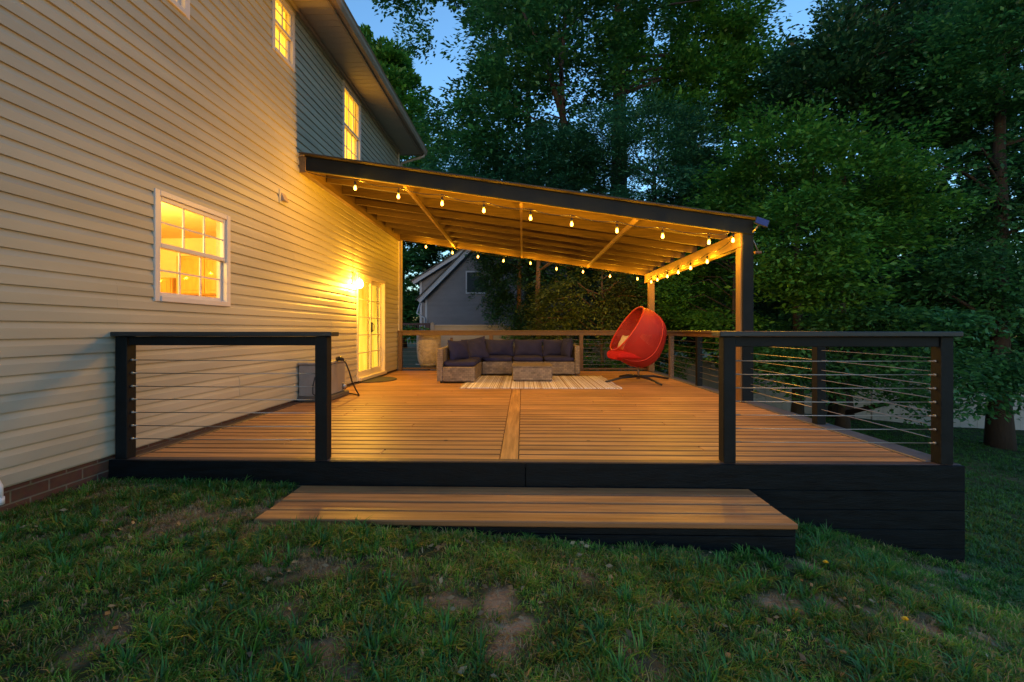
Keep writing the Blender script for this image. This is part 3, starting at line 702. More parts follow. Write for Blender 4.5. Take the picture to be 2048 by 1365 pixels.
for ya, yb in ((8.30, 9.0), (9.01, 9.69), (9.70, SB)):
    MB().bbox(-1.46, -.87, ya, yb, .03, .30, .012).build("seat_base", M_wick, sofa)
MB().bbox(-1.575, -1.462, 8.30, SB+.1, .03, .64, .015).build("arm", M_wick, sofa)
MB().bbox(1.117, 1.225, 9.70, SB+.1, .03, .64, .015).build("arm", M_wick, sofa)
MB().bbox(-1.46, 1.115, SB+.002, SB+.1, .03, .60, .015).build("back_panel", M_wick, sofa)
ft = MB()
for x in (-1.5, -.92, -.8, -.26, .4, 1.1):
    for y in ((8.36, 9.6) if x < -.9 else (9.76, 10.36)): ft.tube([(x, y, 0), (x, y, .035)], .02, 8)
ft.build("feet", M_black, sofa)
for i, xc in enumerate((-.54, .12, .785)):
    cushion("seat_cushion", (xc, 10.02, .352), (.645, .66, .105), sofa, M_navy)
for yc, dd in ((8.66, .70), (9.36, .68), (10.05, .68)):
    cushion("seat_cushion", (-1.165, yc, .352), (.585, dd, .105), sofa, M_navy)
for i, (xc, rx_) in enumerate(((-.52, 76), (.13, 78), (.77, 77))):
    pillow_mb((.67, .40), .22, T((xc, 10.24, .575), rx_), wrinkle=.015).build("back_cushion", M_navy, sofa)
pillow_mb((.50, .38), .20, T((-1.05, 10.26, .56), 76, 0, 4), wrinkle=.015).build("back_cushion", M_navy, sofa)
p = tag(pillow_mb((.44, .44), .20, T((.97, 9.98, .58), 82, 0, -72), wrinkle=.012).build("throw_pillow", M_navy), "navy square pillow propped against the right arm of the wicker sofa", "pillow", "loose navy pillows on the sofa")
p = tag(pillow_mb((.58, .42), .24, T((-1.26, 8.95, .575), 80, 0, 58), wrinkle=.015).build("throw_pillow", M_navy), "plump navy pillow leaning on the left arm at the front of the chaise", "pillow", "loose navy pillows on the sofa")
p = tag(pillow_mb((.52, .50), .20, T((-1.0, 9.6, .585), 66, 0, 10) @ Matrix.Rotation(R(10), 4, "Z"), wrinkle=.02).build("throw_pillow", M_navy), "large tilted navy pillow standing in the corner of the wicker sofa", "pillow", "loose navy pillows on the sofa")
tb = thing("coffee_table", "low grey wicker coffee table on the striped rug", "table", (.18, 8.9, 0))
MB().bbox(-.185, .555, 8.50, 9.33, .028, .285, .012).build("body", M_wick, tb)
MB().bbox(-.205, .575, 8.48, 9.35, .286, .305, .008).build("tabletop", M_wick, tb)
for x in (-.15, .52):
    for y in (8.54, 9.29): MB().tube([(x, y, .006), (x, y, .03)], .02, 8).build("leg", M_black, tb)
# rug
def rugmat():
    m, n, l = nodes("striped_rug"); b = n["Principled BSDF"]; b.inputs["Roughness"].default_value = .95; b.inputs["Specular IOR Level"].default_value = .1
    tc = n.new("ShaderNodeTexCoord"); mp = n.new("ShaderNodeMapping"); mp.inputs["Scale"].default_value = (1, 0, 0); l.new(tc.outputs["Object"], mp.inputs[0])
    nz = n.new("ShaderNodeTexNoise"); nz.noise_dimensions = '3D'; nz.inputs["Scale"].default_value = 16; nz.inputs["Detail"].default_value = 3; l.new(mp.outputs[0], nz.inputs[0])
    r = n.new("ShaderNodeValToRGB"); r.color_ramp.interpolation = 'CONSTANT'; e = r.color_ramp.elements
    e[0].position = 0; e[0].color = (.22, .16, .13, 1); e[1].position = .36; e[1].color = (.66, .62, .62, 1)
    for p_, c_ in ((.44, (.36, .27, .20)), (.50, (.74, .70, .72)), (.58, (.40, .33, .30)), (.63, (.78, .74, .76))):
        x = e.new(p_); x.color = (*c_, 1)
    l.new(nz.outputs[0], r.inputs[0]); l.new(r.outputs[0], b.inputs["Base Color"]); return m
rg = MB(); nx, ny = 90, 20; vs = []; fs = []
for i in range(nx+1):
    for j in range(ny+1):
        x = -1.06+2.71*i/nx; y = 7.57+2.06*j/ny; e = max(0, 1-j/1.2)
        vs.append((x + .01*math.sin(j), y, .012 + .010*e*max(0, math.sin(x*9+1))**2 + .002*math.sin(x*31)))
k = len(vs); vs += [(a, b_, .001) for a, b_, c_ in vs]
for i in range(nx):
    for j in range(ny):
        a = i*(ny+1)+j; fs.append((a, a+ny+1, a+ny+2, a+1))
for i in range(nx): a = i*(ny+1); fs.append((a, k+a, k+a+ny+1, a+ny+1)); a += ny; fs.append((a, a+ny+1, k+a+ny+1, k+a))
for j in range(ny): fs.append((j, j+1, k+j+1, k+j)); a = nx*(ny+1)+j; fs.append((a, k+a, k+a+1, a+1))
tag(rg.add(vs, fs, True).build("rug", rugmat()), "beige and brown striped rug lying under the wicker coffee table", "rug")
# door mat
mt = MB(); n_ = 30; vs = [(-2.97, 8.28, .004), (-2.97, 8.28, .016)]
pts = [(-2.97 + .50*math.sin(math.pi*i/n_), 8.82 - .52*math.cos(math.pi*i/n_)) for i in range(n_+1)]
mt.prism(pts[::-1], 'z', .004, .016)
tag(mt.build("door_mat", mat("dark_coir", (.06, .055, .045), .95, .3, 40, bump=.4)), "dark half round mat on the deck in front of the patio door", "mat")

# egg chair
eg = thing("egg_chair", "red woven egg shaped swivel chair with black cross base right of the rug", "chair", (2.18, 8.7, 0))
def eggmat(name, a):
    m, n, l = nodes(name); b = n["Principled BSDF"]; b.inputs["Roughness"].default_value = .6
    tc = n.new("ShaderNodeTexCoord"); nz = n.new("ShaderNodeTexNoise"); nz.inputs["Scale"].default_value = 2.5; l.new(tc.outputs["Object"], nz.inputs[0])
    r = n.new("ShaderNodeValToRGB"); r.color_ramp.elements[0].position = .35; r.color_ramp.elements[1].position = .65
    r.color_ramp.elements[0].color = (.29, .010, .007, 1); r.color_ramp.elements[1].color = (.42, .020, .009, 1); l.new(nz.outputs[0], r.inputs[0]); l.new(r.outputs[0], b.inputs["Base Color"])
    ws = []
    for ax in (0, 2):
        s_ = n.new("ShaderNodeSeparateXYZ"); l.new(tc.outputs["UV"], s_.inputs[0])
        w_ = n.new("ShaderNodeMath"); w_.operation = 'MULTIPLY'; w_.inputs[1].default_value = 1200 if ax == 0 else 900; l.new(s_.outputs[0 if ax == 0 else 1], w_.inputs[0])
        sn = n.new("ShaderNodeMath"); sn.operation = 'SINE'; l.new(w_.outputs[0], sn.inputs[0]); ws.append(sn)
    mn = n.new("ShaderNodeMath"); mn.operation = 'MAXIMUM'; l.new(ws[0].outputs[0], mn.inputs[0]); l.new(ws[1].outputs[0], mn.inputs[1])
    gt_ = n.new("ShaderNodeMath"); gt_.operation = 'GREATER_THAN'; gt_.inputs[1].default_value = a; l.new(mn.outputs[0], gt_.inputs[0])
    t = n.new("ShaderNodeBsdfTransparent"); mx = n.new("ShaderNodeMixShader"); l.new(gt_.outputs[0], mx.inputs[0]); l.new(t.outputs[0], mx.inputs[1]); l.new(b.outputs[0], mx.inputs[2]); l.new(mx.outputs[0], n["Material Output"].inputs[0])
    return m
# side silhouette (x, z) from the upper rim over the back to the lower lip
P_out = [(2.245, 1.41), (2.40, 1.36), (2.55, 1.28), (2.66, 1.18), (2.735, 1.05), (2.755, .92), (2.73, .75), (2.68, .60), (2.60, .45), (2.50, .345), (2.36, .275), (2.22, .262), (2.05, .30), (1.90, .37), (1.78, .445), (1.70, .53), (1.69, .60)]
nt = 44; prof_t = []
Ls = [0]
for a, b in zip(P_out, P_out[1:]): Ls.append(Ls[-1]+math.dist(a, b))
for i in range(nt+1):
    s = Ls[-1]*i/nt
    prof_t.append((np.interp(s, Ls, [q[0] for q in P_out]), np.interp(s, Ls, [q[1] for q in P_out])))
A = Vector((P_out[0][0], 0, P_out[0][1])); Bv = Vector((P_out[-1][0], 0, P_out[-1][1])); ax = (Bv-A)
def eggpt(i, f, inset=0.):
    px, pz = prof_t[i]; P = Vector((px, 0, pz)); tt = max(0, min(1, (P-A).dot(ax)/ax.length_squared))
    # even parameter along the chord so the rim is a smooth ellipse
    te = .5-.5*math.cos(math.pi*i/nt); Rm = A + ax*te
    W = (.37-inset)*math.sin(math.pi*i/nt)**.85 if 0 < i < nt else 0
    if tt > .55: W *= 1.0
    Q = Rm + (P-Rm)*(math.cos(f*math.pi/2)**.75)*(1-inset*.6)
    return Vector((Q.x, W*math.sin(f*math.pi/2), Q.z))
ca_, sa_ = math.cos(R(11)), math.sin(R(11)); ctr = Vector((2.2, 8.7, 0))
def eggw(v): 
    d = Vector((v.x-2.2, v.y, v.z)); return Vector((ctr.x + d.x*ca_ - d.y*sa_, ctr.y + d.x*sa_ + d.y*ca_, d.z))
nf = 26
def eggshell(inset, i0=0, i1=nt, f0=-1, f1=1):
    vs = []; fs = []; uv = []
    for i in range(i0, i1+1):
        for j in range(nf+1):
            f = f0+(f1-f0)*j/nf; vs.append(eggw(eggpt(i, f, inset))); uv.append((i/nt, .5+f/2))
    for i in range(i1-i0):
        for j in range(nf):
            a = i*(nf+1)+j; fs.append((a, a+1, a+nf+2, a+nf+1))
    return vs, fs, uv
vs, fs, uv = eggshell(0)
o = MB().add(vs, fs, True).build("shell", eggmat("red_open_weave", -.15), eg)
ul = o.data.uv_layers.new(name="UVMap")
for li, lp in enumerate(o.data.loops): ul.data[li].uv = uv[lp.vertex_index]
M_red = mat("red_frame", (.52, .03, .014), .45, .1, 8)
rim = MB(); rim.tube([eggw(eggpt(i, 1)) for i in range(nt+1)], .016, 8); rim.tube([eggw(eggpt(i, -1)) for i in range(nt+1)], .016, 8); rim.build("rim", M_red, eg)
rb2 = MB(); rb2.tube([eggw(eggpt(i, -.55)) for i in range(2, nt-1)], .008, 6); rb2.tube([eggw(eggpt(i, .55)) for i in range(2, nt-1)], .008, 6); rb2.tube([eggw(eggpt(i, 0)) for i in range(nt+1)], .008, 6); rb2.build("ribs", M_red, eg)
vs, fs, uv = eggshell(.012, 24, nt-1, -.93, .93)
MB().add(vs, fs, True).build("bucket_lining", mat("red_lining", (.42, .018, .012), .8, .15, 6), eg)
M_redc = mat("red_cushion_fabric", (.46, .014, .012), .85, .12, 8, bump=.2, bscale=90, spec=.2)
cv = eggw(Vector((1.99, 0, .50)))
cushion("seat_cushion", cv, (.66, .56, .13), eg, M_redc, rot=(0, R(4), R(14)))
cv = eggw(Vector((1.745, 0, .505))); cushion("cushion_lip", cv, (.15, .44, .15), eg, M_redc, rot=(0, R(10), R(14)))
bs = MB(); hub = Vector((2.2, 8.7, .10))
bs.tube([(2.2, 8.7, .06), (2.2, 8.7, .28)], .022, 12); bs.tube([(2.2, 8.7, .05), (2.2, 8.7, .13)], .035, 12); bs.build("pole", M_brown, eg)
for tx, ty in ((1.53, 8.42), (2.86, 9.0), (2.42, 7.98), (2.0, 9.42)):
    MB().tube([hub, ((hub.x+tx)/2, (hub.y+ty)/2, .085), (tx, ty, .022)], [.026, .022, .018], 8).build("leg", M_black, eg)
tag(pillow_mb((.30, .28), .09, T(eggw(Vector((1.90, .02, .74))), 0, -66, 11), wrinkle=.01).build("throw_pillow", mat("cream_pillow", (.62, .47, .34), .85, .08, 9)), "cream pillow standing inside the red egg chair", "pillow")
tag(pillow_mb((.40, .36), .15, T(eggw(Vector((2.34, .06, .72))), 0, -66, 16), wrinkle=.01).build("throw_pillow", mat("rose_pillow", (.50, .16, .14), .85, .4, 9)), "mottled rose pillow behind the cream one in the red egg chair", "pillow")

# hose box by the wall
hb = thing("hose_box", "grey storage box with coiled black hose against the siding behind the left railing", "box", (-2.8, 6.45, 0))
MB().bbox(-2.985, -2.62, 6.10, 6.78, .07, .50, .012).build("box_body", M_grey, hb)
MB().bbox(-2.995, -2.60, 6.08, 6.80, .502, .535, .01).build("lid", M_grey, hb)
MB().bbox(-2.99, -2.57, 6.07, 6.82, .006, .07, .01).build("plinth", mat("dark_grey_base", (.09, .08, .075), .5), hb)
MB().tube([(-2.70, 6.094, .36), (-2.73, 6.04, .34), (-2.76, 6.04, .22), (-2.76, 6.04, .12), (-2.70, 6.04, .08)], .008, 6).tube([(-2.70, 6.04, .17), (-2.70, 6.04, .09)], .02, 8).build("front_cable", M_black, hb)
MB().tube([(-2.62, 6.5, .56), (-2.56, 6.45, .57), (-2.50, 6.40, .56)], [.03, .034, .022], 10).build("nozzle", M_black, hb)
hh = MB(); hh.tube([(-2.50, 6.42, .55), (-2.46, 6.42, .50), (-2.43, 6.46, .38), (-2.41, 6.52, .22), (-2.38, 6.6, .09), (-2.36, 6.66, .015), (-2.45, 6.75, .014), (-2.6, 6.86, .014)], .011, 8); hh.build("hose", M_black, hb)
MB().lathe([(0, 0), (.03, 0), (.035, .06), (.02, .09), (0, .09)], (-2.60, 6.70, .10), 10).build("tap", M_metal, hb)

# ---------------------------------------------------------------- behind the back railing
M_basket = wickermat("cream_basket", (.52, .43, .35), (.58, .48, .39), .03, .03)
bk_ = thing("basket_planter", "large rounded cream basket behind the back railing near the house corner", "planter", (-2.35, 11.45, -.5))
MB().lathe([(0, -.03), (.14, -.02), (.22, .05), (.275, .2), (.30, .45), (.305, .86), (.285, .88), (.28, .82), (0, .80)], (-2.38, 11.5, .02), 26).build("basket", M_basket, bk_)
MB().lathe([(.31, .0), (.325, .0), (.325, .02), (.31, .02)], (-2.38, 11.5, .10), 26).build("ring", M_metal, bk_)
MB().tube([(-2.38, 11.5, .0), (-2.38, 11.5, -.42)], .04, 10).build("stand", M_brown, bk_)
tr = thing("wooden_trestle", "small brown A shaped wooden trestle behind the left sofa arm", "trestle", (-1.75, 11.35, -.5))
MB().tube([(-2.05, 11.3, -.5), (-1.78, 11.35, .78)], .025, 4).build("leg", M_brown, tr); MB().tube([(-1.5, 11.3, -.5), (-1.78, 11.38, .78)], .025, 4).build("leg", M_brown, tr)
MB().tube([(-1.92, 11.33, .2), (-1.64, 11.33, .2)], .02, 4).build("crossbar", M_brown, tr)
# fence: vinyl panels stepping down the slope
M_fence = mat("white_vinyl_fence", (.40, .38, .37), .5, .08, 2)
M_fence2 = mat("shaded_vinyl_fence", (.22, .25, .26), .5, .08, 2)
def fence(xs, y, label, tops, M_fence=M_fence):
    t = thing("vinyl_fence", label, "fence", (xs[0], y, gz(xs[0], y)), "white vinyl fences beyond the deck")
    for i, (a, b) in enumerate(zip(xs, xs[1:])):
        top = tops[i]; bot = float(min(gz(a, y), gz(b, y))) - .05
        m = MB(); xx = a+.065
        while xx < b-.07:
            x2 = min(xx+.285, b-.065); m.bbox(xx+.001, x2-.001, y-.012, y+.012, bot+.05, top-.06, .004); xx += .287
        m.build("panel", M_fence, t)
        MB().bbox(a+.065, b-.065, y-.03, y+.03, top-.06, top, .006).build("top_rail", M_fence, t)
    for i, a in enumerate(xs):
        top = max(tops[max(0, i-1)], tops[min(i, len(tops)-1)])+.04
        m = MB(); m.bbox(a-.063, a+.063, y-.063, y+.063, float(gz(a, y))-.1, top, .006); m.prism([(a-.075, top), (a+.075, top), (a, top+.05)], 'y', y-.07, y+.07)
        m.build("post", M_fence, t)
fence([-3.1, -.7, 1.6, 4.0], 15.6, "pale fence panels rising behind the sofa below the grey neighbour house", [1.15, 1.12, .6])
xs_ = [5.3, 7.5, 9.8, 12.1, 14.4, 16.7, 19.0, 21.3]
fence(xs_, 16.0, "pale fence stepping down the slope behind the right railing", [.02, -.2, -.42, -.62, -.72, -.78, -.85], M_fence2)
# neighbour house
nb = thing("neighbour_house", "grey sided neighbour house with white trimmed gable beyond the back fence", "house", (-1.5, 29, -.6))
M_nside = siding_mat("grey_siding", (.09, .10, .13))
M_ntrim = mat("pale_blue_trim", (.24, .29, .37), .5)
def lap(y, poly_fn, x0, x1, z0, z1, nm):
    m = MB(); z = z0
    while z < z1:
        a, b = poly_fn(z), poly_fn(z+.13)
        if a and b: m.add([(a[0], y-.012, z), (a[1], y-.012, z), (b[1], y, z+.13), (b[0], y, z+.13)], [(0, 1, 2, 3)]); m.add([(a[0], y, z), (a[1], y, z), (a[1], y-.012, z), (a[0], y-.012, z)], [(0, 1, 2, 3)])
        z += .13
    return m.build(nm, M_nside, nb)
NY = 28.0
def g1(z):
    # gable: vertical wall to z 3.1, then 45 degrees up to the ridge
    if z < 2.9: return (-5.95, 4.3)
    s = (z-2.9)*.98; return (-5.95+s, 4.3-s) if s < 5.1 else None
def g2(z):
    if z < 4.2: return (-6.75, 2.5)
    s = (z-4.2)*1.6; return (-6.75+s, 6-s) if s < 6 else None
lap(NY, g1, 0, 0, -.7, 8.0, "front_wall"); lap(NY+2.2, g2, 0, 0, -.7, 8.0, "rear_wall")
nbx = MB(); nbx.prism([(-5.9, -.7), (4.25, -.7), (4.25, 2.9), (-.82, 8.0), (-5.9, 2.9)], 'y', NY+.01, NY+2.1); nbx.prism([(-6.7, -.7), (6, -.7), (6, 4.2), (-.4, 8.2), (-6.7, 4.2)], 'y', NY+2.25, NY+9)
nbx.build("body", M_nside, nb)
def rake(xa, za, xb, zb, y, wdt, nm, ext):
    d = Vector((xb-xa, 0, zb-za)).normalized(); nrm = Vector((-d.z, 0, d.x))
    p0 = Vector((xa, 0, za)) - d*ext; p1 = Vector((xb, 0, zb))
    MB().prism([(p0.x, p0.z), (p1.x, p1.z), (p1.x+nrm.x*wdt, p1.z+nrm.z*wdt), (p0.x+nrm.x*wdt, p0.z+nrm.z*wdt)], 'y', y-.35, y+.1).build(nm, M_ntrim, nb)
    q0 = p0+nrm*wdt; q1 = p1+nrm*wdt
    MB().prism([(q0.x-.05*d.x, q0.z-.05*d.z), (q1.x, q1.z), (q1.x+nrm.x*.07, q1.z+nrm.z*.07), (q0.x+nrm.x*.07-.1*d.x, q0.z+nrm.z*.07-.1*d.z)], 'y', y-.42, y+3).build("roof", M_roof, nb)
rake(-5.95, 2.95, -.82, 8.15, NY, .26, "rake_trim", .45); rake(-6.75, 4.25, -.5, 8.15, NY+2.2, .24, "rake_trim", .5)
MB().box(-6.02, -5.88, NY-.03, NY+.0, -.7, 2.9).box(-6.85, -6.7, NY+2.15, NY+2.2, -.7, 4.2).build("corner_board", M_ntrim, nb)
MB().tube([(-6.3, NY-.1, 2.6), (-6.5, NY-.1, 2.0), (-6.02, NY-.1, 1.7), (-6.02, NY-.1, -.6)], .06, 6).build("downspout", M_ntrim, nb)
nw = MB().box(-3.50, -2.0, NY-.06, NY-.013, 3.20, 3.28).box(-3.50, -3.42, NY-.06, NY-.013, 3.28, 4.6).box(-2.08, -2.0, NY-.06, NY-.013, 3.28, 4.6).box(-3.42, -2.08, NY-.06, NY-.013, 4.52, 4.6).build("window", M_ntrim, nb)
MB().box(-3.42, -2.08, NY-.03, NY-.015, 3.28, 4.52).build("pane", mat("dark_glass", (.02, .03, .04), .1), nw)
MB().box(0.95, 1.07, NY-.06, NY-.013, 1.0, 2.6).box(1.07, 1.9, NY-.06, NY-.013, 1.0, 1.08).build("window_trim", M_ntrim, nb)
rdk = thing("neighbour_deck", "dark red railing of a neighbour deck left of the grey house", "deck", (-6.7, 23, -.6))
m = MB(); m.box(-6.6, -4.7, 23, 23.08, 1.22, 1.32); m.box(-6.6, -4.7, 23, 23.08, .75, .82)
for i in range(14): m.box(-6.6+i*.14, -6.55+i*.14, 23.02, 23.06, .82, 1.22)
M_rd = mat("dark_red_stain", (.09, .035, .03), .6); m.build("rail", M_rd, rdk)
MB().box(-4.95, -4.7, 22.95, 23.2, -.6, 1.3).box(-6.6, -6.45, 22.95, 23.2, -.6, 1.3).build("post", M_rd, rdk)

# ---------------------------------------------------------------- ground
def groundmat():
    m, n, l = nodes("lawn_soil"); b = n["Principled BSDF"]; b.inputs["Roughness"].default_value = .95; b.inputs["Specular IOR Level"].default_value = .1
    at = n.new("ShaderNodeAttribute"); at.attribute_name = "soil"; tc = n.new("ShaderNodeTexCoord")
    nz = n.new("ShaderNodeTexNoise"); nz.inputs["Scale"].default_value = 7; nz.inputs["Detail"].default_value = 10; nz.inputs["Roughness"].default_value = .7; l.new(tc.outputs["Object"], nz.inputs[0])
    r1 = n.new("ShaderNodeValToRGB"); r1.color_ramp.elements[0].position = .3; r1.color_ramp.elements[1].position = .7
    r1.color_ramp.elements[0].color = (.022, .036, .016, 1); r1.color_ramp.elements[1].color = (.05, .075, .03, 1)
    r2 = n.new("ShaderNodeValToRGB"); r2.color_ramp.elements[0].position = .3; r2.color_ramp.elements[1].position = .7
    r2.color_ramp.elements[0].color = (.15, .092, .055, 1); r2.color_ramp.elements[1].color = (.54, .37, .23, 1)
    l.new(nz.outputs[0], r1.inputs[0]); l.new(nz.outputs[0], r2.inputs[0])
    mx = n.new("ShaderNodeMix"); mx.data_type = 'RGBA'; l.new(at.outputs["Fac"], mx.inputs[0]); l.new(r1.outputs[0], mx.inputs[6]); l.new(r2.outputs[0], mx.inputs[7])
    l.new(mx.outputs[2], b.inputs["Base Color"])
    n2 = n.new("ShaderNodeTexNoise"); n2.inputs["Scale"].default_value = 45; n2.inputs["Detail"].default_value = 6; l.new(tc.outputs["Object"], n2.inputs[0])
    bp = n.new("ShaderNodeBump"); bp.inputs["Strength"].default_value = .8; bp.inputs["Distance"].default_value = .03; l.new(n2.outputs[0], bp.inputs["Height"]); l.new(bp.outputs[0], b.inputs["Normal"])
    return m
SPOTS = [(-.10, 2.02, .09, .16, .8), (-.06, 1.78, .07, .12, .8), (1.20, 2.22, .14, .07, .8), (1.55, 2.26, .22, .06, .8), (1.66, 2.62, .12, .09, .8), (1.95, 2.2, .25, .12, .9), (2.2, 2.55, .35, .08, .7),
         (.75, 2.15, .16, .06, .6), (-.5, 2.2, .2, .06, .5), (2.9, 3.12, .5, .07, .8), (2.2, 3.20, .3, .05, .7), (1.2, 1.6, .15, .1, .6), (-1.25, 2.2, .18, .08, .6), (-.9, 2.25, .16, .07, .6), (-1.0, 1.9, .08, .1, .5), (.45, 1.75, .1, .15, .55), (-1.3, 1.6, .2, .06, .4)]
DRY = [(-2.05, 2.75, .50, .22, 1), (-1.75, 2.95, .40, .15, 1), (-2.45, 2.45, .35, .12, .6), (-1.05, 2.3, .35, .1, .6), (-2.7, 3.1, .3, .15, .8)]
def field(x, y, L, amp=.8):
    f = np.zeros_like(x); wv = (vnoise(x, y, .07, 3)-.5+.5*(vnoise(x, y, .03, 4)-.5))*amp*2
    for cx, cy, rx, ry, s in L:
        d = np.sqrt(((x-cx)/rx)**2 + ((y-cy)/ry)**2) + wv; f = np.maximum(f, s*np.clip(1.35-d, 0, 1))
    return f
def soil(x, y):
    f = field(x, y, SPOTS); n_ = vnoise(x, y, .33, 9)*vnoise(x, y, .12, 5)
    return np.clip(f + np.clip((n_-.52)*3, 0, .6), 0, 1)
def bump(x, y): return .018*(vnoise(x, y, .5, 1)-.5) + .010*(vnoise(x, y, .17, 2)-.5) + .25*np.clip((y-22)/40, 0, 3)
xs = np.unique(np.concatenate([np.arange(-3.2, 5, .05), np.arange(5, 25, .5), np.arange(25, 80, 5), np.arange(-60, -3.2, 3), [-200, 200]]))
ys = np.unique(np.concatenate([np.arange(.8, 3.5, .05), np.arange(3.5, 25, .4), np.arange(25, 90, 5), np.arange(-40, .8, 2), [-150, 250]]))
XX, YY = np.meshgrid(xs, ys, indexing='ij'); ZZ = gz(XX, YY) + bump(XX, YY)
V = np.stack([XX.ravel(), YY.ravel(), ZZ.ravel()], 1); I = np.arange(len(xs)*len(ys)).reshape(len(xs), len(ys))
F = np.stack([I[:-1, :-1].ravel(), I[1:, :-1].ravel(), I[1:, 1:].ravel(), I[:-1, 1:].ravel()], 1)
gr = npmesh("ground", V, F, groundmat(), smooth=True); tag(gr, kind="structure")
at = gr.data.attributes.new("soil", 'FLOAT', 'POINT')
near = (XX > -4) & (XX < 6) & (YY > -1) & (YY < 4)
sv = np.where(near, np.maximum(soil(XX, YY), .75*field(XX, YY, DRY)), np.clip((vnoise(XX, YY, 3, 4)-.75), 0, 1))
woods = ((YY > 16.3)).astype(float)*.25
at.data.foreach_set("value", np.maximum(sv, woods).astype(np.float32).ravel())

# grass: curved three-point blades grown in tufts
def grass(name, N, xr, yr, hmin, hmax, wd, mat_, label, dens, tuft=14, spread=.03):
    nt_ = N // tuft; cx = rng.uniform(*xr, nt_*3); cy = rng.uniform(*yr, nt_*3)
    keep = rng.random(nt_*3) < dens(cx, cy); cx, cy = cx[keep][:nt_], cy[keep][:nt_]
    th = rng.uniform(.55, 1.25, len(cx)) * (.7+.6*vnoise(cx, cy, .4, 8))
    x = np.repeat(cx, tuft); y = np.repeat(cy, tuft); hh_ = np.repeat(th, tuft)*rng.uniform(hmin, hmax, len(x))
    ang = rng.uniform(0, 2*np.pi, len(x)); rr = spread*np.sqrt(rng.random(len(x)))
    x = x + np.cos(ang)*rr; y = y + np.sin(ang)*rr
    ang2 = ang + rng.normal(0, .5, len(x)); lean = rng.uniform(.3, 1.45, len(x))
    dx, dy = np.cos(ang2), np.sin(ang2); z = gz(x, y) + bump(x, y) - .004
    px, py = -dy, dx; w2 = wd*rng.uniform(.6, 1.3, len(x))/2
    k1 = .5; P0 = np.stack([x, y, z], 1); P1 = P0 + np.stack([dx*hh_*lean*.3, dy*hh_*lean*.3, hh_*.55], 1)
    P2 = P0 + np.stack([dx*hh_*lean*.85, dy*hh_*lean*.85, hh_*(1-.45*lean*.7)], 1); W = np.stack([px*w2, py*w2, w2*0], 1)
    V = np.stack([P0-W, P0+W, P1-W*.8, P1+W*.8, P2-W*.12, P2+W*.12], 1).reshape(-1, 3); b = np.arange(len(x))[:, None]*6
    F = np.concatenate([b+np.array([0, 1, 3, 2]), b+np.array([2, 3, 5, 4])], 1).reshape(-1, 4)
    return tag(npmesh(name, V, F, mat_), label, "grass", kind="stuff")
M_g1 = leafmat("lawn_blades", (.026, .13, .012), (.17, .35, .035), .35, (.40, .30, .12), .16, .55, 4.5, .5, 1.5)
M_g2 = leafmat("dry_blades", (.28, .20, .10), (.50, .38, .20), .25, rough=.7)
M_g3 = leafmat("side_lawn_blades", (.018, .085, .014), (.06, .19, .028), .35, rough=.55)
def offdeck(x, y): return (((y < 3.36) & ~((x > -1.66) & (x < 1.66) & (y > 2.69))) | (x > 3.19)) & (x > -3.10)
def d1(x, y): return offdeck(x, y)*np.clip(1.0-1.25*soil(x, y)-.85*field(x, y, DRY), .02, 1)*(.12+1.1*vnoise(x, y, .16, 12)*(.4+.9*vnoise(x, y, .5, 22)))
grass("grass", 214000, (-3.10, 3.6), (1.1, 3.36), .020, .054, .0042, M_g1, "patchy green lawn with bare soil in front of the deck", d1, 15, .028)
grass("dry_grass", 60000, (-3.09, 3.4), (1.2, 3.34), .012, .04, .0035, M_g2, "straw coloured dead grass by the house wall and bare patches", lambda x, y: offdeck(x, y)*(.05+.95*np.clip(field(x, y, DRY)+.35*soil(x, y), 0, 1)), 10, .04)
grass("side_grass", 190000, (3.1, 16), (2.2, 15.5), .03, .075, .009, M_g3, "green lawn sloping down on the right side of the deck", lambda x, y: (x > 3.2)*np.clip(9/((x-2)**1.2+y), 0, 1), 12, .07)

# broad-bladed weed tufts and last year's fallen leaves
M_weed = leafmat("weed_blades", (.015, .10, .018), (.07, .24, .03), .3, ns=3, rough=.5)
grass("weed_tufts", 15000, (-2.9, 3.4), (1.25, 3.3), .045, .095, .0075, M_weed, "coarse broad bladed weed tufts scattered through the lawn", lambda x, y: offdeck(x, y)*np.clip(1-soil(x, y), 0, 1)*(vnoise(x, y, .35, 31) > .45)*.8, 22, .03)
def litter(N):
    g = np.random.default_rng(4); x = g.uniform(-2.9, 3.3, N*3); y = g.uniform(1.25, 3.3, N*3); k = offdeck(x, y) > 0; x, y = x[k][:N], y[k][:N]
    a = g.uniform(0, 6.28, len(x)); L = g.uniform(.008, .024, len(x)); z = gz(x, y)+bump(x, y)+g.uniform(.004, .022, len(x)); c, s_ = np.cos(a), np.sin(a); t = g.uniform(-.4, .4, len(x))
    P = np.stack([x, y, z], 1); A = np.stack([c*L, s_*L, t*L], 1); B = np.stack([-s_*L*.45, c*L*.45, .3*L], 1)
    V = np.stack([P-A, P+B, P+A, P-B], 1).reshape(-1, 3); F = np.arange(len(V)).reshape(-1, 4)
    tag(npmesh("fallen_leaves", V, F, leafmat("dry_leaf", (.16, .09, .04), (.40, .29, .15), .1, ns=9)), "small dry fallen leaves and straw bits strewn over the lawn", "leaf litter", kind="stuff")
litter(1500)
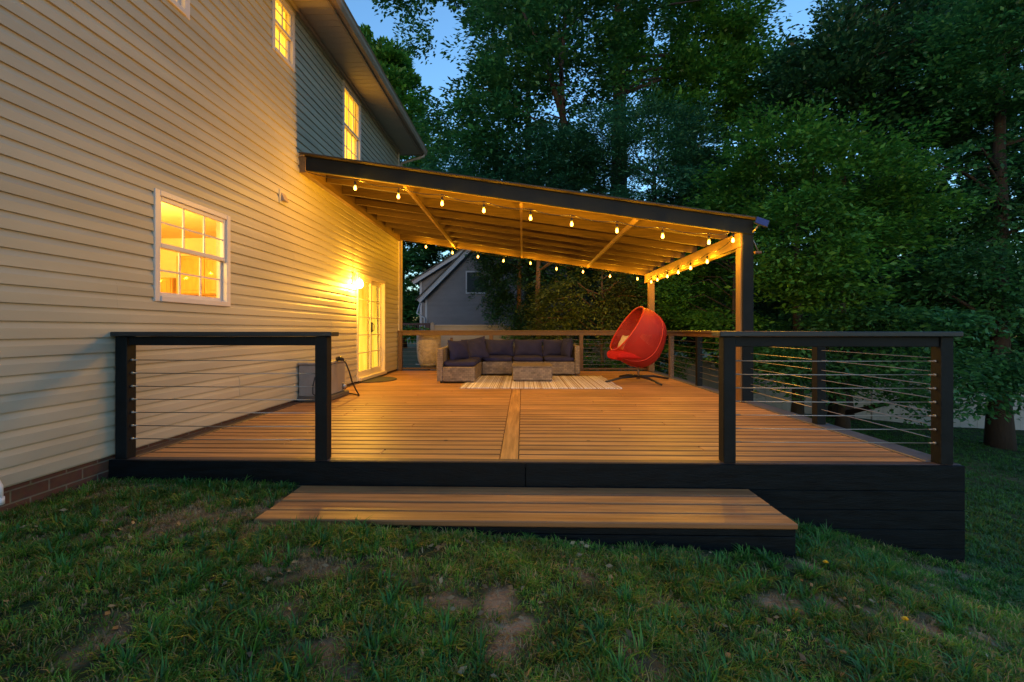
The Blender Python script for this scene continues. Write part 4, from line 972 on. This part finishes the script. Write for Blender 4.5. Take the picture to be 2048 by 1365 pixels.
# dandelions
def dandelion(x, y, label):
    z = float(gz(x, y)) + .01; t = thing("dandelion", label, "flower", (x, y, z), "yellow dandelions in the lawn")
    MB().tube([(x, y, z), (x+.005, y, z+.03), (x, y-.004, z+.055)], .0018, 5).build("stem", M_g3, t)
    m = MB(); rr = random.Random(int(x*99))
    for i in range(26):
        a = i*2.4; e = .25+.9*(i/26); L = .016
        d = Vector((math.cos(a)*math.cos(e), math.sin(a)*math.cos(e), math.sin(e))); s = Vector((-math.sin(a), math.cos(a), 0))*.0028
        c = Vector((x, y-.004, z+.055)); m.add([c-s*.4, c+s*.4, c+d*L+s, c+d*L-s], [(0, 1, 2, 3)])
    m.build("flower_head", mat("yellow_petal", (.75, .5, .02), .6), t)
dandelion(1.72, 2.09, "larger yellow dandelion in the grass at the lower right"); dandelion(1.69, 2.58, "small yellow dandelion in bare grass right of the step")

# ---------------------------------------------------------------- trees
M_bark = mat("dark_bark", (.022, .017, .014), .9, .35, 6, (3, 3, .6), bump=1.0, bscale=14)
M_barkw = mat("brown_bark", (.17, .10, .06), .9, .35, 6, (3, 3, .6), bump=1.0, bscale=14)
L_teal = leafmat("teal_leaves", (.012, .085, .042), (.050, .21, .095), .4)
L_green = leafmat("green_leaves", (.018, .105, .018), (.085, .28, .036), .45)
L_mid = leafmat("mid_green_leaves", (.012, .080, .026), (.055, .21, .052), .42)
L_beech = leafmat("beech_leaves", (.024, .125, .018), (.105, .30, .036), .45)
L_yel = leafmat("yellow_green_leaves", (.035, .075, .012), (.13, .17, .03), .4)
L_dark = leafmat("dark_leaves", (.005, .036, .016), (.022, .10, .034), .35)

def leaves(crowns, lsize, m, parent, name="crown", nl=70, L=1.1, Wd=.35, droop=.25, shell=.45, trunk=None, aspect=.5, flat=.6, seed=0):
    # crowns: (cx,cy,cz,rx,ry,rz,n_clusters)
    g = np.random.default_rng(seed + 77); CC = []; OO = []
    for cx, cy, cz, rx, ry, rz, n in crowns:
        d = g.normal(size=(n, 3)); d /= np.linalg.norm(d, axis=1)[:, None]; r = (shell + (1-shell)*g.random(n))**.8 * g.uniform(.88, 1.06, n)
        c = d*r[:, None]*np.array([rx, ry, rz]) + np.array([cx, cy, cz]); CC.append(c)
        o = d*np.array([1, 1, .35]); OO.append(o)
    c = np.concatenate(CC); o = np.concatenate(OO); n = len(c)
    if trunk is not None:
        o2 = c - np.array(trunk)[None]; o2[:, 2] *= .25; o2 /= np.linalg.norm(o2, axis=1)[:, None]+1e-6; o = o*.4+o2
    o[:, 2] -= droop*g.uniform(.2, 1.4, n); o /= np.linalg.norm(o, axis=1)[:, None]+1e-6
    sc_ = g.uniform(.6, 1.3, n); side = np.cross(o, [0, 0, 1.]); side /= np.linalg.norm(side, axis=1)[:, None]+1e-6; up = np.cross(side, o)
    nl = int(nl*1.35); lsize = lsize*1.18; K = n*nl; ci = np.repeat(np.arange(n), nl); t = g.random(K)*1.0-.25; s = g.normal(0, 1, K)*(.45+.55*(1-np.abs(t-.3))); u = g.normal(0, .22, K)
    P = c[ci] + o[ci]*(t*L*sc_[ci])[:, None] + side[ci]*(s*Wd*sc_[ci])[:, None] + up[ci]*(u*Wd)[:, None]; P[:, 2] -= droop*.35*np.clip(t, 0, 1)**2*L
    nr = np.array([0, 0, 1.])*flat + up[ci]*.5 + g.normal(0, .45, (K, 3)); nr /= np.linalg.norm(nr, axis=1)[:, None]
    a = o[ci] + side[ci]*(np.sign(s)*.8)[:, None] + g.normal(0, .35, (K, 3)); a -= nr*(a*nr).sum(1)[:, None]; a /= np.linalg.norm(a, axis=1)[:, None]+1e-6
    b = np.cross(nr, a); ls = (lsize*g.uniform(.6, 1.3, K))[:, None]
    V = np.stack([P, P+a*ls*.45+b*ls*aspect*.5+nr*ls*.05, P+a*ls, P+a*ls*.45-b*ls*aspect*.5+nr*ls*.05], 1).reshape(-1, 3)
    F = np.arange(K*4).reshape(-1, 4)
    ob = npmesh(name, V, F, m, parent); return ob, c

def tree(name, label, base, H, r, crowns, lsize, m, bark=None, nlimb=14, group="trees around the yard", lean=(0, 0), fork=None, seed=0, trunk_top=None, **kw):
    bx_, by_ = base; bz = float(gz(bx_, by_)) - .05; t = thing(name, label, "tree", (bx_, by_, bz), group)
    rr = random.Random(seed); pts = []; n = 9; zt_ = bz + (trunk_top or H*.85)
    for i in range(n):
        f = i/(n-1); pts.append(Vector((bx_ + lean[0]*f + rr.uniform(-.06, .06)*H*.03*(i > 0), by_ + lean[1]*f, bz + (zt_-bz)*f)))
    rad = [r*(1.35 if i == 0 else 1)*(1-.75*i/(n-1)) for i in range(n)]
    tk = MB(); tk.tube(pts, rad, 10)
    for a, b_, r2 in (fork or []): tk.tube([Vector(a), (Vector(a)+Vector(b_))/2+Vector((rr.uniform(-.15, .15), 0, .1)), Vector(b_)], [r2, r2*.8, r2*.55], 8)
    ob, c = leaves(crowns, lsize, m, t, trunk=(bx_+lean[0]*.7, by_+lean[1]*.7, bz+H*.6), seed=seed, **kw)
    idx = list(range(len(c))); rr.shuffle(idx)
    for i in idx[:nlimb]:
        e = Vector(c[i]); h = max(bz+.38*H if e.z > bz+.3*H else bz+.6, min(zt_-.2, e.z-(.25+.3*rr.random())*(Vector((e.x-bx_, e.y-by_, 0)).length)))
        f = (h-bz)/(zt_-bz); f = max(0, min(1, f)); k = min(n-2, int(f*(n-1))); q = f*(n-1)-k; s_ = pts[k].lerp(pts[k+1], q); r0 = (rad[k]*(1-q)+rad[k+1]*q)*.45
        mid = s_.lerp(e, .5)+Vector((rr.uniform(-.2, .2), rr.uniform(-.2, .2), rr.uniform(.0, .35))); tk.tube([s_, mid, e], [max(.02, r0), max(.014, r0*.6), .008], 6)
    tk.build("trunk", bark or M_bark, t); return t
def W(x, y, D): return ((x-1045)*D/910, D, .98+(660-y)*D/910)
def cr(x, y, D, rx, ry, rz, n): a = W(x, y, D); return (a[0], a[1], a[2], rx, ry, rz, n)

# tall thin forked tree behind the pergola
a = W(1150, 262, 17); b_ = W(1105, 120, 17)
tree("tall_tree", "tall thin trunked tree forking above the pergola with open leafy crown", (2.0, 17), 17, .19,
     [cr(1075, 70, 17, 2.6, 2.5, 3.2, 130), cr(1190, -40, 17, 3.5, 2.5, 2.6, 105), cr(985, 230, 16.5, 1.3, 1.8, 1.8, 42), cr(1090, 190, 17.5, 2.4, 1.8, 2.0, 48)], .17, L_mid, nl=75, L=1.2, Wd=.42, nlimb=22, seed=1,
     lean=(-.7, 0), fork=[((1.55, 17, 8.2), (1.62, 17, 13), .11), ((1.6, 17, 8.6), (-.1, 17, 13.2), .12)])
# ivy-covered large trunk
tree("broad_tree", "large tree with thick dark ivy covered trunk above the middle of the pergola", (4.0, 19), 20, .50,
     [cr(1350, 40, 21, 3.6, 2.0, 4.6, 190), cr(1200, -120, 20.8, 4, 2.4, 2.6, 110), cr(1237, 120, 19, .5, .5, 3.5, 36)], .17, L_green, nl=75, L=1.1, Wd=.42, seed=2, nlimb=20, trunk_top=19)
# left overhanging crown against the sky
tree("tall_tree", "tall tree whose hanging leafy twigs reach over the sky gap left of centre", (.3, 22), 20, .3,
     [cr(1010, 60, 22, 2.0, 2.4, 2.6, 62), cr(860, -75, 21, 3.4, 2.0, 1.8, 60), cr(850, 60, 21, .5, .8, .6, 5), cr(960, 300, 22, 2.0, 2, 2.2, 62), cr(885, 250, 24, .9, 1.2, 1.5, 18)], .19, L_mid, nl=75, L=1.3, Wd=.45, droop=.5, seed=3)
tree("roadside_tree", "rounded tree crown standing alone in the sky gap beside the house eave", (-10.9, 38), 24, .4,
     [cr(768, 150, 38, 1.9, 2, 3.0, 70), cr(800, 215, 38, 1.6, 2, 3.2, 60), cr(735, 130, 38, 1.6, 2, 2.6, 40), cr(815, 330, 38, 2.0, 2, 4.2, 80)], .34, L_green, nl=80, L=1.2, Wd=.5, seed=4)
tree("far_tree", "dark tree filling the gap between house corner and grey neighbour house", (-9.3, 35), 14, .3,
     [cr(815, 440, 35, 2.2, 2, 4.4, 90), cr(812, 560, 33, 1.3, 1.5, 2.6, 45), cr(900, 430, 36, 2.6, 2, 3.4, 70), cr(815, 630, 32, 1.6, 1.5, 1.6, 50), cr(880, 520, 38, 2.6, 1.5, 3.6, 80), cr(970, 470, 38, 3.6, 1.5, 3.6, 80)], .30, L_mid, nl=80, L=1.1, Wd=.5, seed=5)
# teal evergreens behind the pergola roof
tree("hemlock_tree", "dark teal evergreen spreading just above the pergola roof", (4.6, 16), 9.5, .22,
     [cr(1250, 300, 16, 2.9, 1.8, 1.1, 190), cr(1130, 330, 16.4, 2.6, 1.6, 1.3, 140), cr(1330, 400, 15.5, 2.3, 1.6, 1.5, 130)], .12, L_teal, nl=90, L=1.1, Wd=.34, droop=.4, seed=6, aspect=.32)
tree("hemlock_tree", "dark evergreen behind the left half of the pergola roof", (.62, 18), 10, .22,
     [cr(985, 360, 18, 2.3, 1.8, 1.5, 95), cr(905, 400, 19, 1.9, 1.8, 1.6, 60), cr(1060, 410, 17, 2.6, 1.6, 1.6, 110)], .14, L_teal, nl=85, L=1.1, Wd=.36, droop=.4, seed=7, aspect=.35)
# under the pergola, beyond the back rail
tree("cedar_tree", "dark drooping evergreen in front of the grey neighbour house", (-.1, 14.6), 5.6, .13,
     [cr(1035, 560, 14.6, .75, .8, 1.2, 90), cr(1010, 500, 14.4, .9, 1.0, .7, 60), cr(1060, 640, 14.2, .6, .7, .6, 45), cr(985, 540, 14.5, .45, .6, .8, 34), cr(1003, 612, 14.4, .35, .5, .45, 22)], .085, L_dark, M_barkw, nl=95, L=.6, Wd=.24, droop=.7, seed=8, aspect=.3, nlimb=8)
tree("slender_tree", "slender brown trunk lit orange behind the middle of the sofa", (.47, 13.6), 9, .13,
     [cr(1075, 440, 13.8, 2.2, 1.3, 1.2, 90), cr(1150, 500, 14, 1.6, 1.2, .9, 60)], .10, L_dark, M_barkw, nl=80, L=.9, Wd=.3, droop=.4, seed=9, nlimb=6, trunk_top=5.4)
tree("drooping_shrub", "yellow green drooping shrub hanging over the back railing right of the sofa", (2.3, 13.2), 4.4, .07,
     [cr(1175, 590, 13.0, 1.5, .8, .95, 100), cr(1255, 620, 12.8, 1.0, .8, .85, 60), cr(1110, 640, 13.0, .9, .8, .6, 40), cr(1270, 540, 13.4, 1.5, .9, .8, 60)], .085, L_yel, M_barkw, nl=60, L=.8, Wd=.2, droop=.9, seed=10, nlimb=26, aspect=.42)
tree("low_shrub", "low green shrub below the back railing cables right of the sofa", (1.6, 13.4), 1.6, .05,
     [cr(1190, 705, 13.2, 2.0, .7, .55, 70), cr(1060, 700, 13.6, 1.1, .6, .45, 30), cr(1320, 715, 12.6, .9, .6, .5, 30)], .08, L_green, M_barkw, nl=70, L=.5, Wd=.22, seed=11, nlimb=8)
# beech foliage by the right railing
tree("beech_tree", "leafy beech branches behind the right railing lit green by the bulbs", (5.2, 11.3), 4.8, .10,
     [cr(1400, 610, 11.9, 1.0, .6, .6, 60), cr(1370, 560, 12.6, 1.2, .8, .8, 50), cr(1440, 520, 12.0, 1.2, .8, 1.0, 60), cr(1452, 648, 11.2, .8, .5, .38, 36), cr(1345, 640, 12.6, .9, .6, .4, 30)], .095, L_beech, nl=60, L=.9, Wd=.26, droop=.2, seed=12, nlimb=16)
tree("beech_tree", "bright leafed beech right of the corner post with layered branches", (6.9, 11.6), 7.5, .14,
     [cr(1590, 480, 9.7, 1.05, .9, .95, 80), cr(1680, 360, 10.4, 1.3, 1.0, 1.1, 80), cr(1560, 330, 11.4, 1.5, 1.1, 1.1, 80), cr(1620, 560, 9.6, 1.0, .8, .55, 50), cr(1750, 450, 10.6, 1.1, 1, .8, 50), cr(1500, 400, 11.8, 1.1, 1, .8, 50)], .10, L_beech, nl=60, L=1.0, Wd=.28, droop=.15, seed=13, nlimb=20)
tree("beech_tree", "low sweeping beech branch just above the front right railing", (8.3, 12.0), 6, .16,
     [cr(1760, 648, 9.6, 1.7, .8, .30, 75), cr(1700, 740, 9.4, 1.4, .8, .40, 50), cr(1590, 720, 9.8, 1.0, .7, .35, 40), cr(1800, 790, 9.6, .6, .5, .25, 14), cr(1820, 715, 10.2, .9, .7, .35, 34)], .10, L_mid, nl=55, L=1.0, Wd=.28, droop=.12, seed=14, nlimb=14)
tree("beech_tree", "dark trunked tree at the right edge with low leaves by the fence", (12.75, 12.45), 15, .24,
     [cr(1985, 735, 11.4, 1.0, .8, .4, 40), cr(1900, 560, 12.4, 2.2, 1.6, 1.3, 120), cr(2040, 640, 12.8, 1.6, 1.4, .9, 60), cr(1990, 330, 12.4, 2.4, 1.6, 2.6, 170), cr(2010, 120, 11.8, 1.8, 1.0, 1.8, 90), cr(1900, 170, 13.5, 2.2, 1.8, 1.6, 100), cr(2060, 60, 13, 2.0, 1.8, 1.8, 80)], .12, L_mid, nl=65, L=1.1, Wd=.32, droop=.2, seed=15, nlimb=24)
tree("dense_tree", "dense dark tree filling the right side behind the beech", (10.6, 15.4), 14, .3,
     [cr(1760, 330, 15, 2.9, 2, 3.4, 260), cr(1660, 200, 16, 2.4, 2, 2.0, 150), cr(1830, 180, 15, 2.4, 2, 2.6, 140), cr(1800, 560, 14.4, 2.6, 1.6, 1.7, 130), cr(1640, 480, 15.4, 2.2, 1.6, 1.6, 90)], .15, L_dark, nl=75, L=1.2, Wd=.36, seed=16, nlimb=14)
tree("dense_tree", "blue green leafy tree top right of the sky gap", (12.4, 18), 17, .3,
     [cr(1760, 50, 18, 2.2, 2, 2.2, 130), cr(1850, -40, 18, 3.2, 2, 2.4, 130), cr(2000, -60, 18, 2.6, 2, 2.6, 90), cr(1620, 170, 18.6, 1.6, 1.6, 1.3, 60)], .17, L_teal, nl=70, L=1.2, Wd=.4, seed=17)
tree("broad_tree", "lighter green tree crown just left of the upper right sky gap", (8.2, 22), 19, .32,
     [cr(1425, 60, 22, 2.2, 2, 3.4, 120), cr(1400, 230, 21, 2.5, 2, 2.4, 130), cr(1500, 190, 21, 1.8, 1.8, 1.8, 80)], .19, L_green, nl=75, L=1.2, Wd=.42, seed=18)
tree("dense_tree", "dark tree mass right behind the corner post above the fence", (6.9, 15.2), 9, .2,
     [cr(1440, 400, 15.2, 2.0, 1.4, 1.6, 120), cr(1480, 530, 14.6, 1.9, 1.3, 1.3, 110), cr(1370, 480, 14.8, 1.5, 1.2, 1.2, 70), cr(1560, 640, 14.4, 1.7, 1.2, 1.0, 80)], .13, L_dark, nl=75, L=1.0, Wd=.32, seed=19)
tree("young_tree", "young tree with dark stem standing before the fence under the beech", (7.35, 12.2), 5, .09,
     [cr(1620, 660, 12, 1.2, 1, .7, 50), cr(1500, 690, 12, 1.0, .8, .5, 36)], .11, L_mid, nl=60, L=.8, Wd=.28, seed=20, nlimb=8)
tree("edge_tree", "dark tree trunk cut by the right edge of the photo", (14.2, 12.7), 12, .2,
     [cr(2080, 470, 13, 1.8, 1.5, 2.2, 90), cr(2075, 700, 12.4, .9, .8, .5, 24)], .13, L_dark, nl=65, L=1.0, Wd=.34, seed=21, nlimb=8)
# the wood beyond: separate trees further back, dim
fx = [(-4.6, 44, 0), (2.0, 30, 1), (6.5, 33, 2), (11, 29, 3), (16, 31, 4), (21, 27, 5), (26, 24, 6), (25, 33, 7)]
flab = ["far tree standing behind the grey neighbour house", "far dim tree behind the middle of the pergola", "far dim tree right of the middle behind the evergreens", "far dim tree seen between the beech and the corner post",
        "far dim tree behind the dense right hand trees", "far dim tree above the right end of the fence", "far dim tree at the far right edge behind the fence", "farthest dim tree in the upper right corner"]
for x, y, i in fx:
    H = 13+2*math.sin(i*2.1)
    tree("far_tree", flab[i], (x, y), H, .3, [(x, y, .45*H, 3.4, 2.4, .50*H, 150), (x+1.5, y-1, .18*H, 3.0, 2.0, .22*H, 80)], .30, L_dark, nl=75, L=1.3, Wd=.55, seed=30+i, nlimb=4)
us = np.random.default_rng(9)
for x, y, i in ((5.5, 19, 0), (11.5, 20, 1), (17.5, 20, 2)):
    pass
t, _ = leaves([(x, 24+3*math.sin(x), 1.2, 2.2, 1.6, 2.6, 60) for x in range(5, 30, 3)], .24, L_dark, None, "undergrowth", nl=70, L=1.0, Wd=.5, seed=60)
tag(t, "dim undergrowth and bushes of the wood behind the fence", "undergrowth", kind="stuff")
# small plants beyond the back rail at left
pl, _ = leaves([(-3.05, 12.6, .95, .28, .22, .18, 14)], .10, L_beech, None, "leafy_plant", nl=22, L=.22, Wd=.08, seed=70)
tag(pl, "small bright leafed plant beyond the rail by the house corner", "plant")

# the house wall runs very slightly out of square with the deck: turn the house and what hangs on it about its far corner
piv = Vector((-3.02, 11.0, 0)); th = R(-.60); Rz = Matrix.Rotation(th, 4, 'Z')
for o in list(C.objects):
    if o.parent is None and o.name.split('.')[0] in ("house", "wall_lamp", "dryer_vent", "pipe_outlet", "kitchen_cabinet", "bottle", "kitchen_lamp", "hose_box"):
        o.location = piv + Rz @ (o.location - piv); o.rotation_euler.z += th
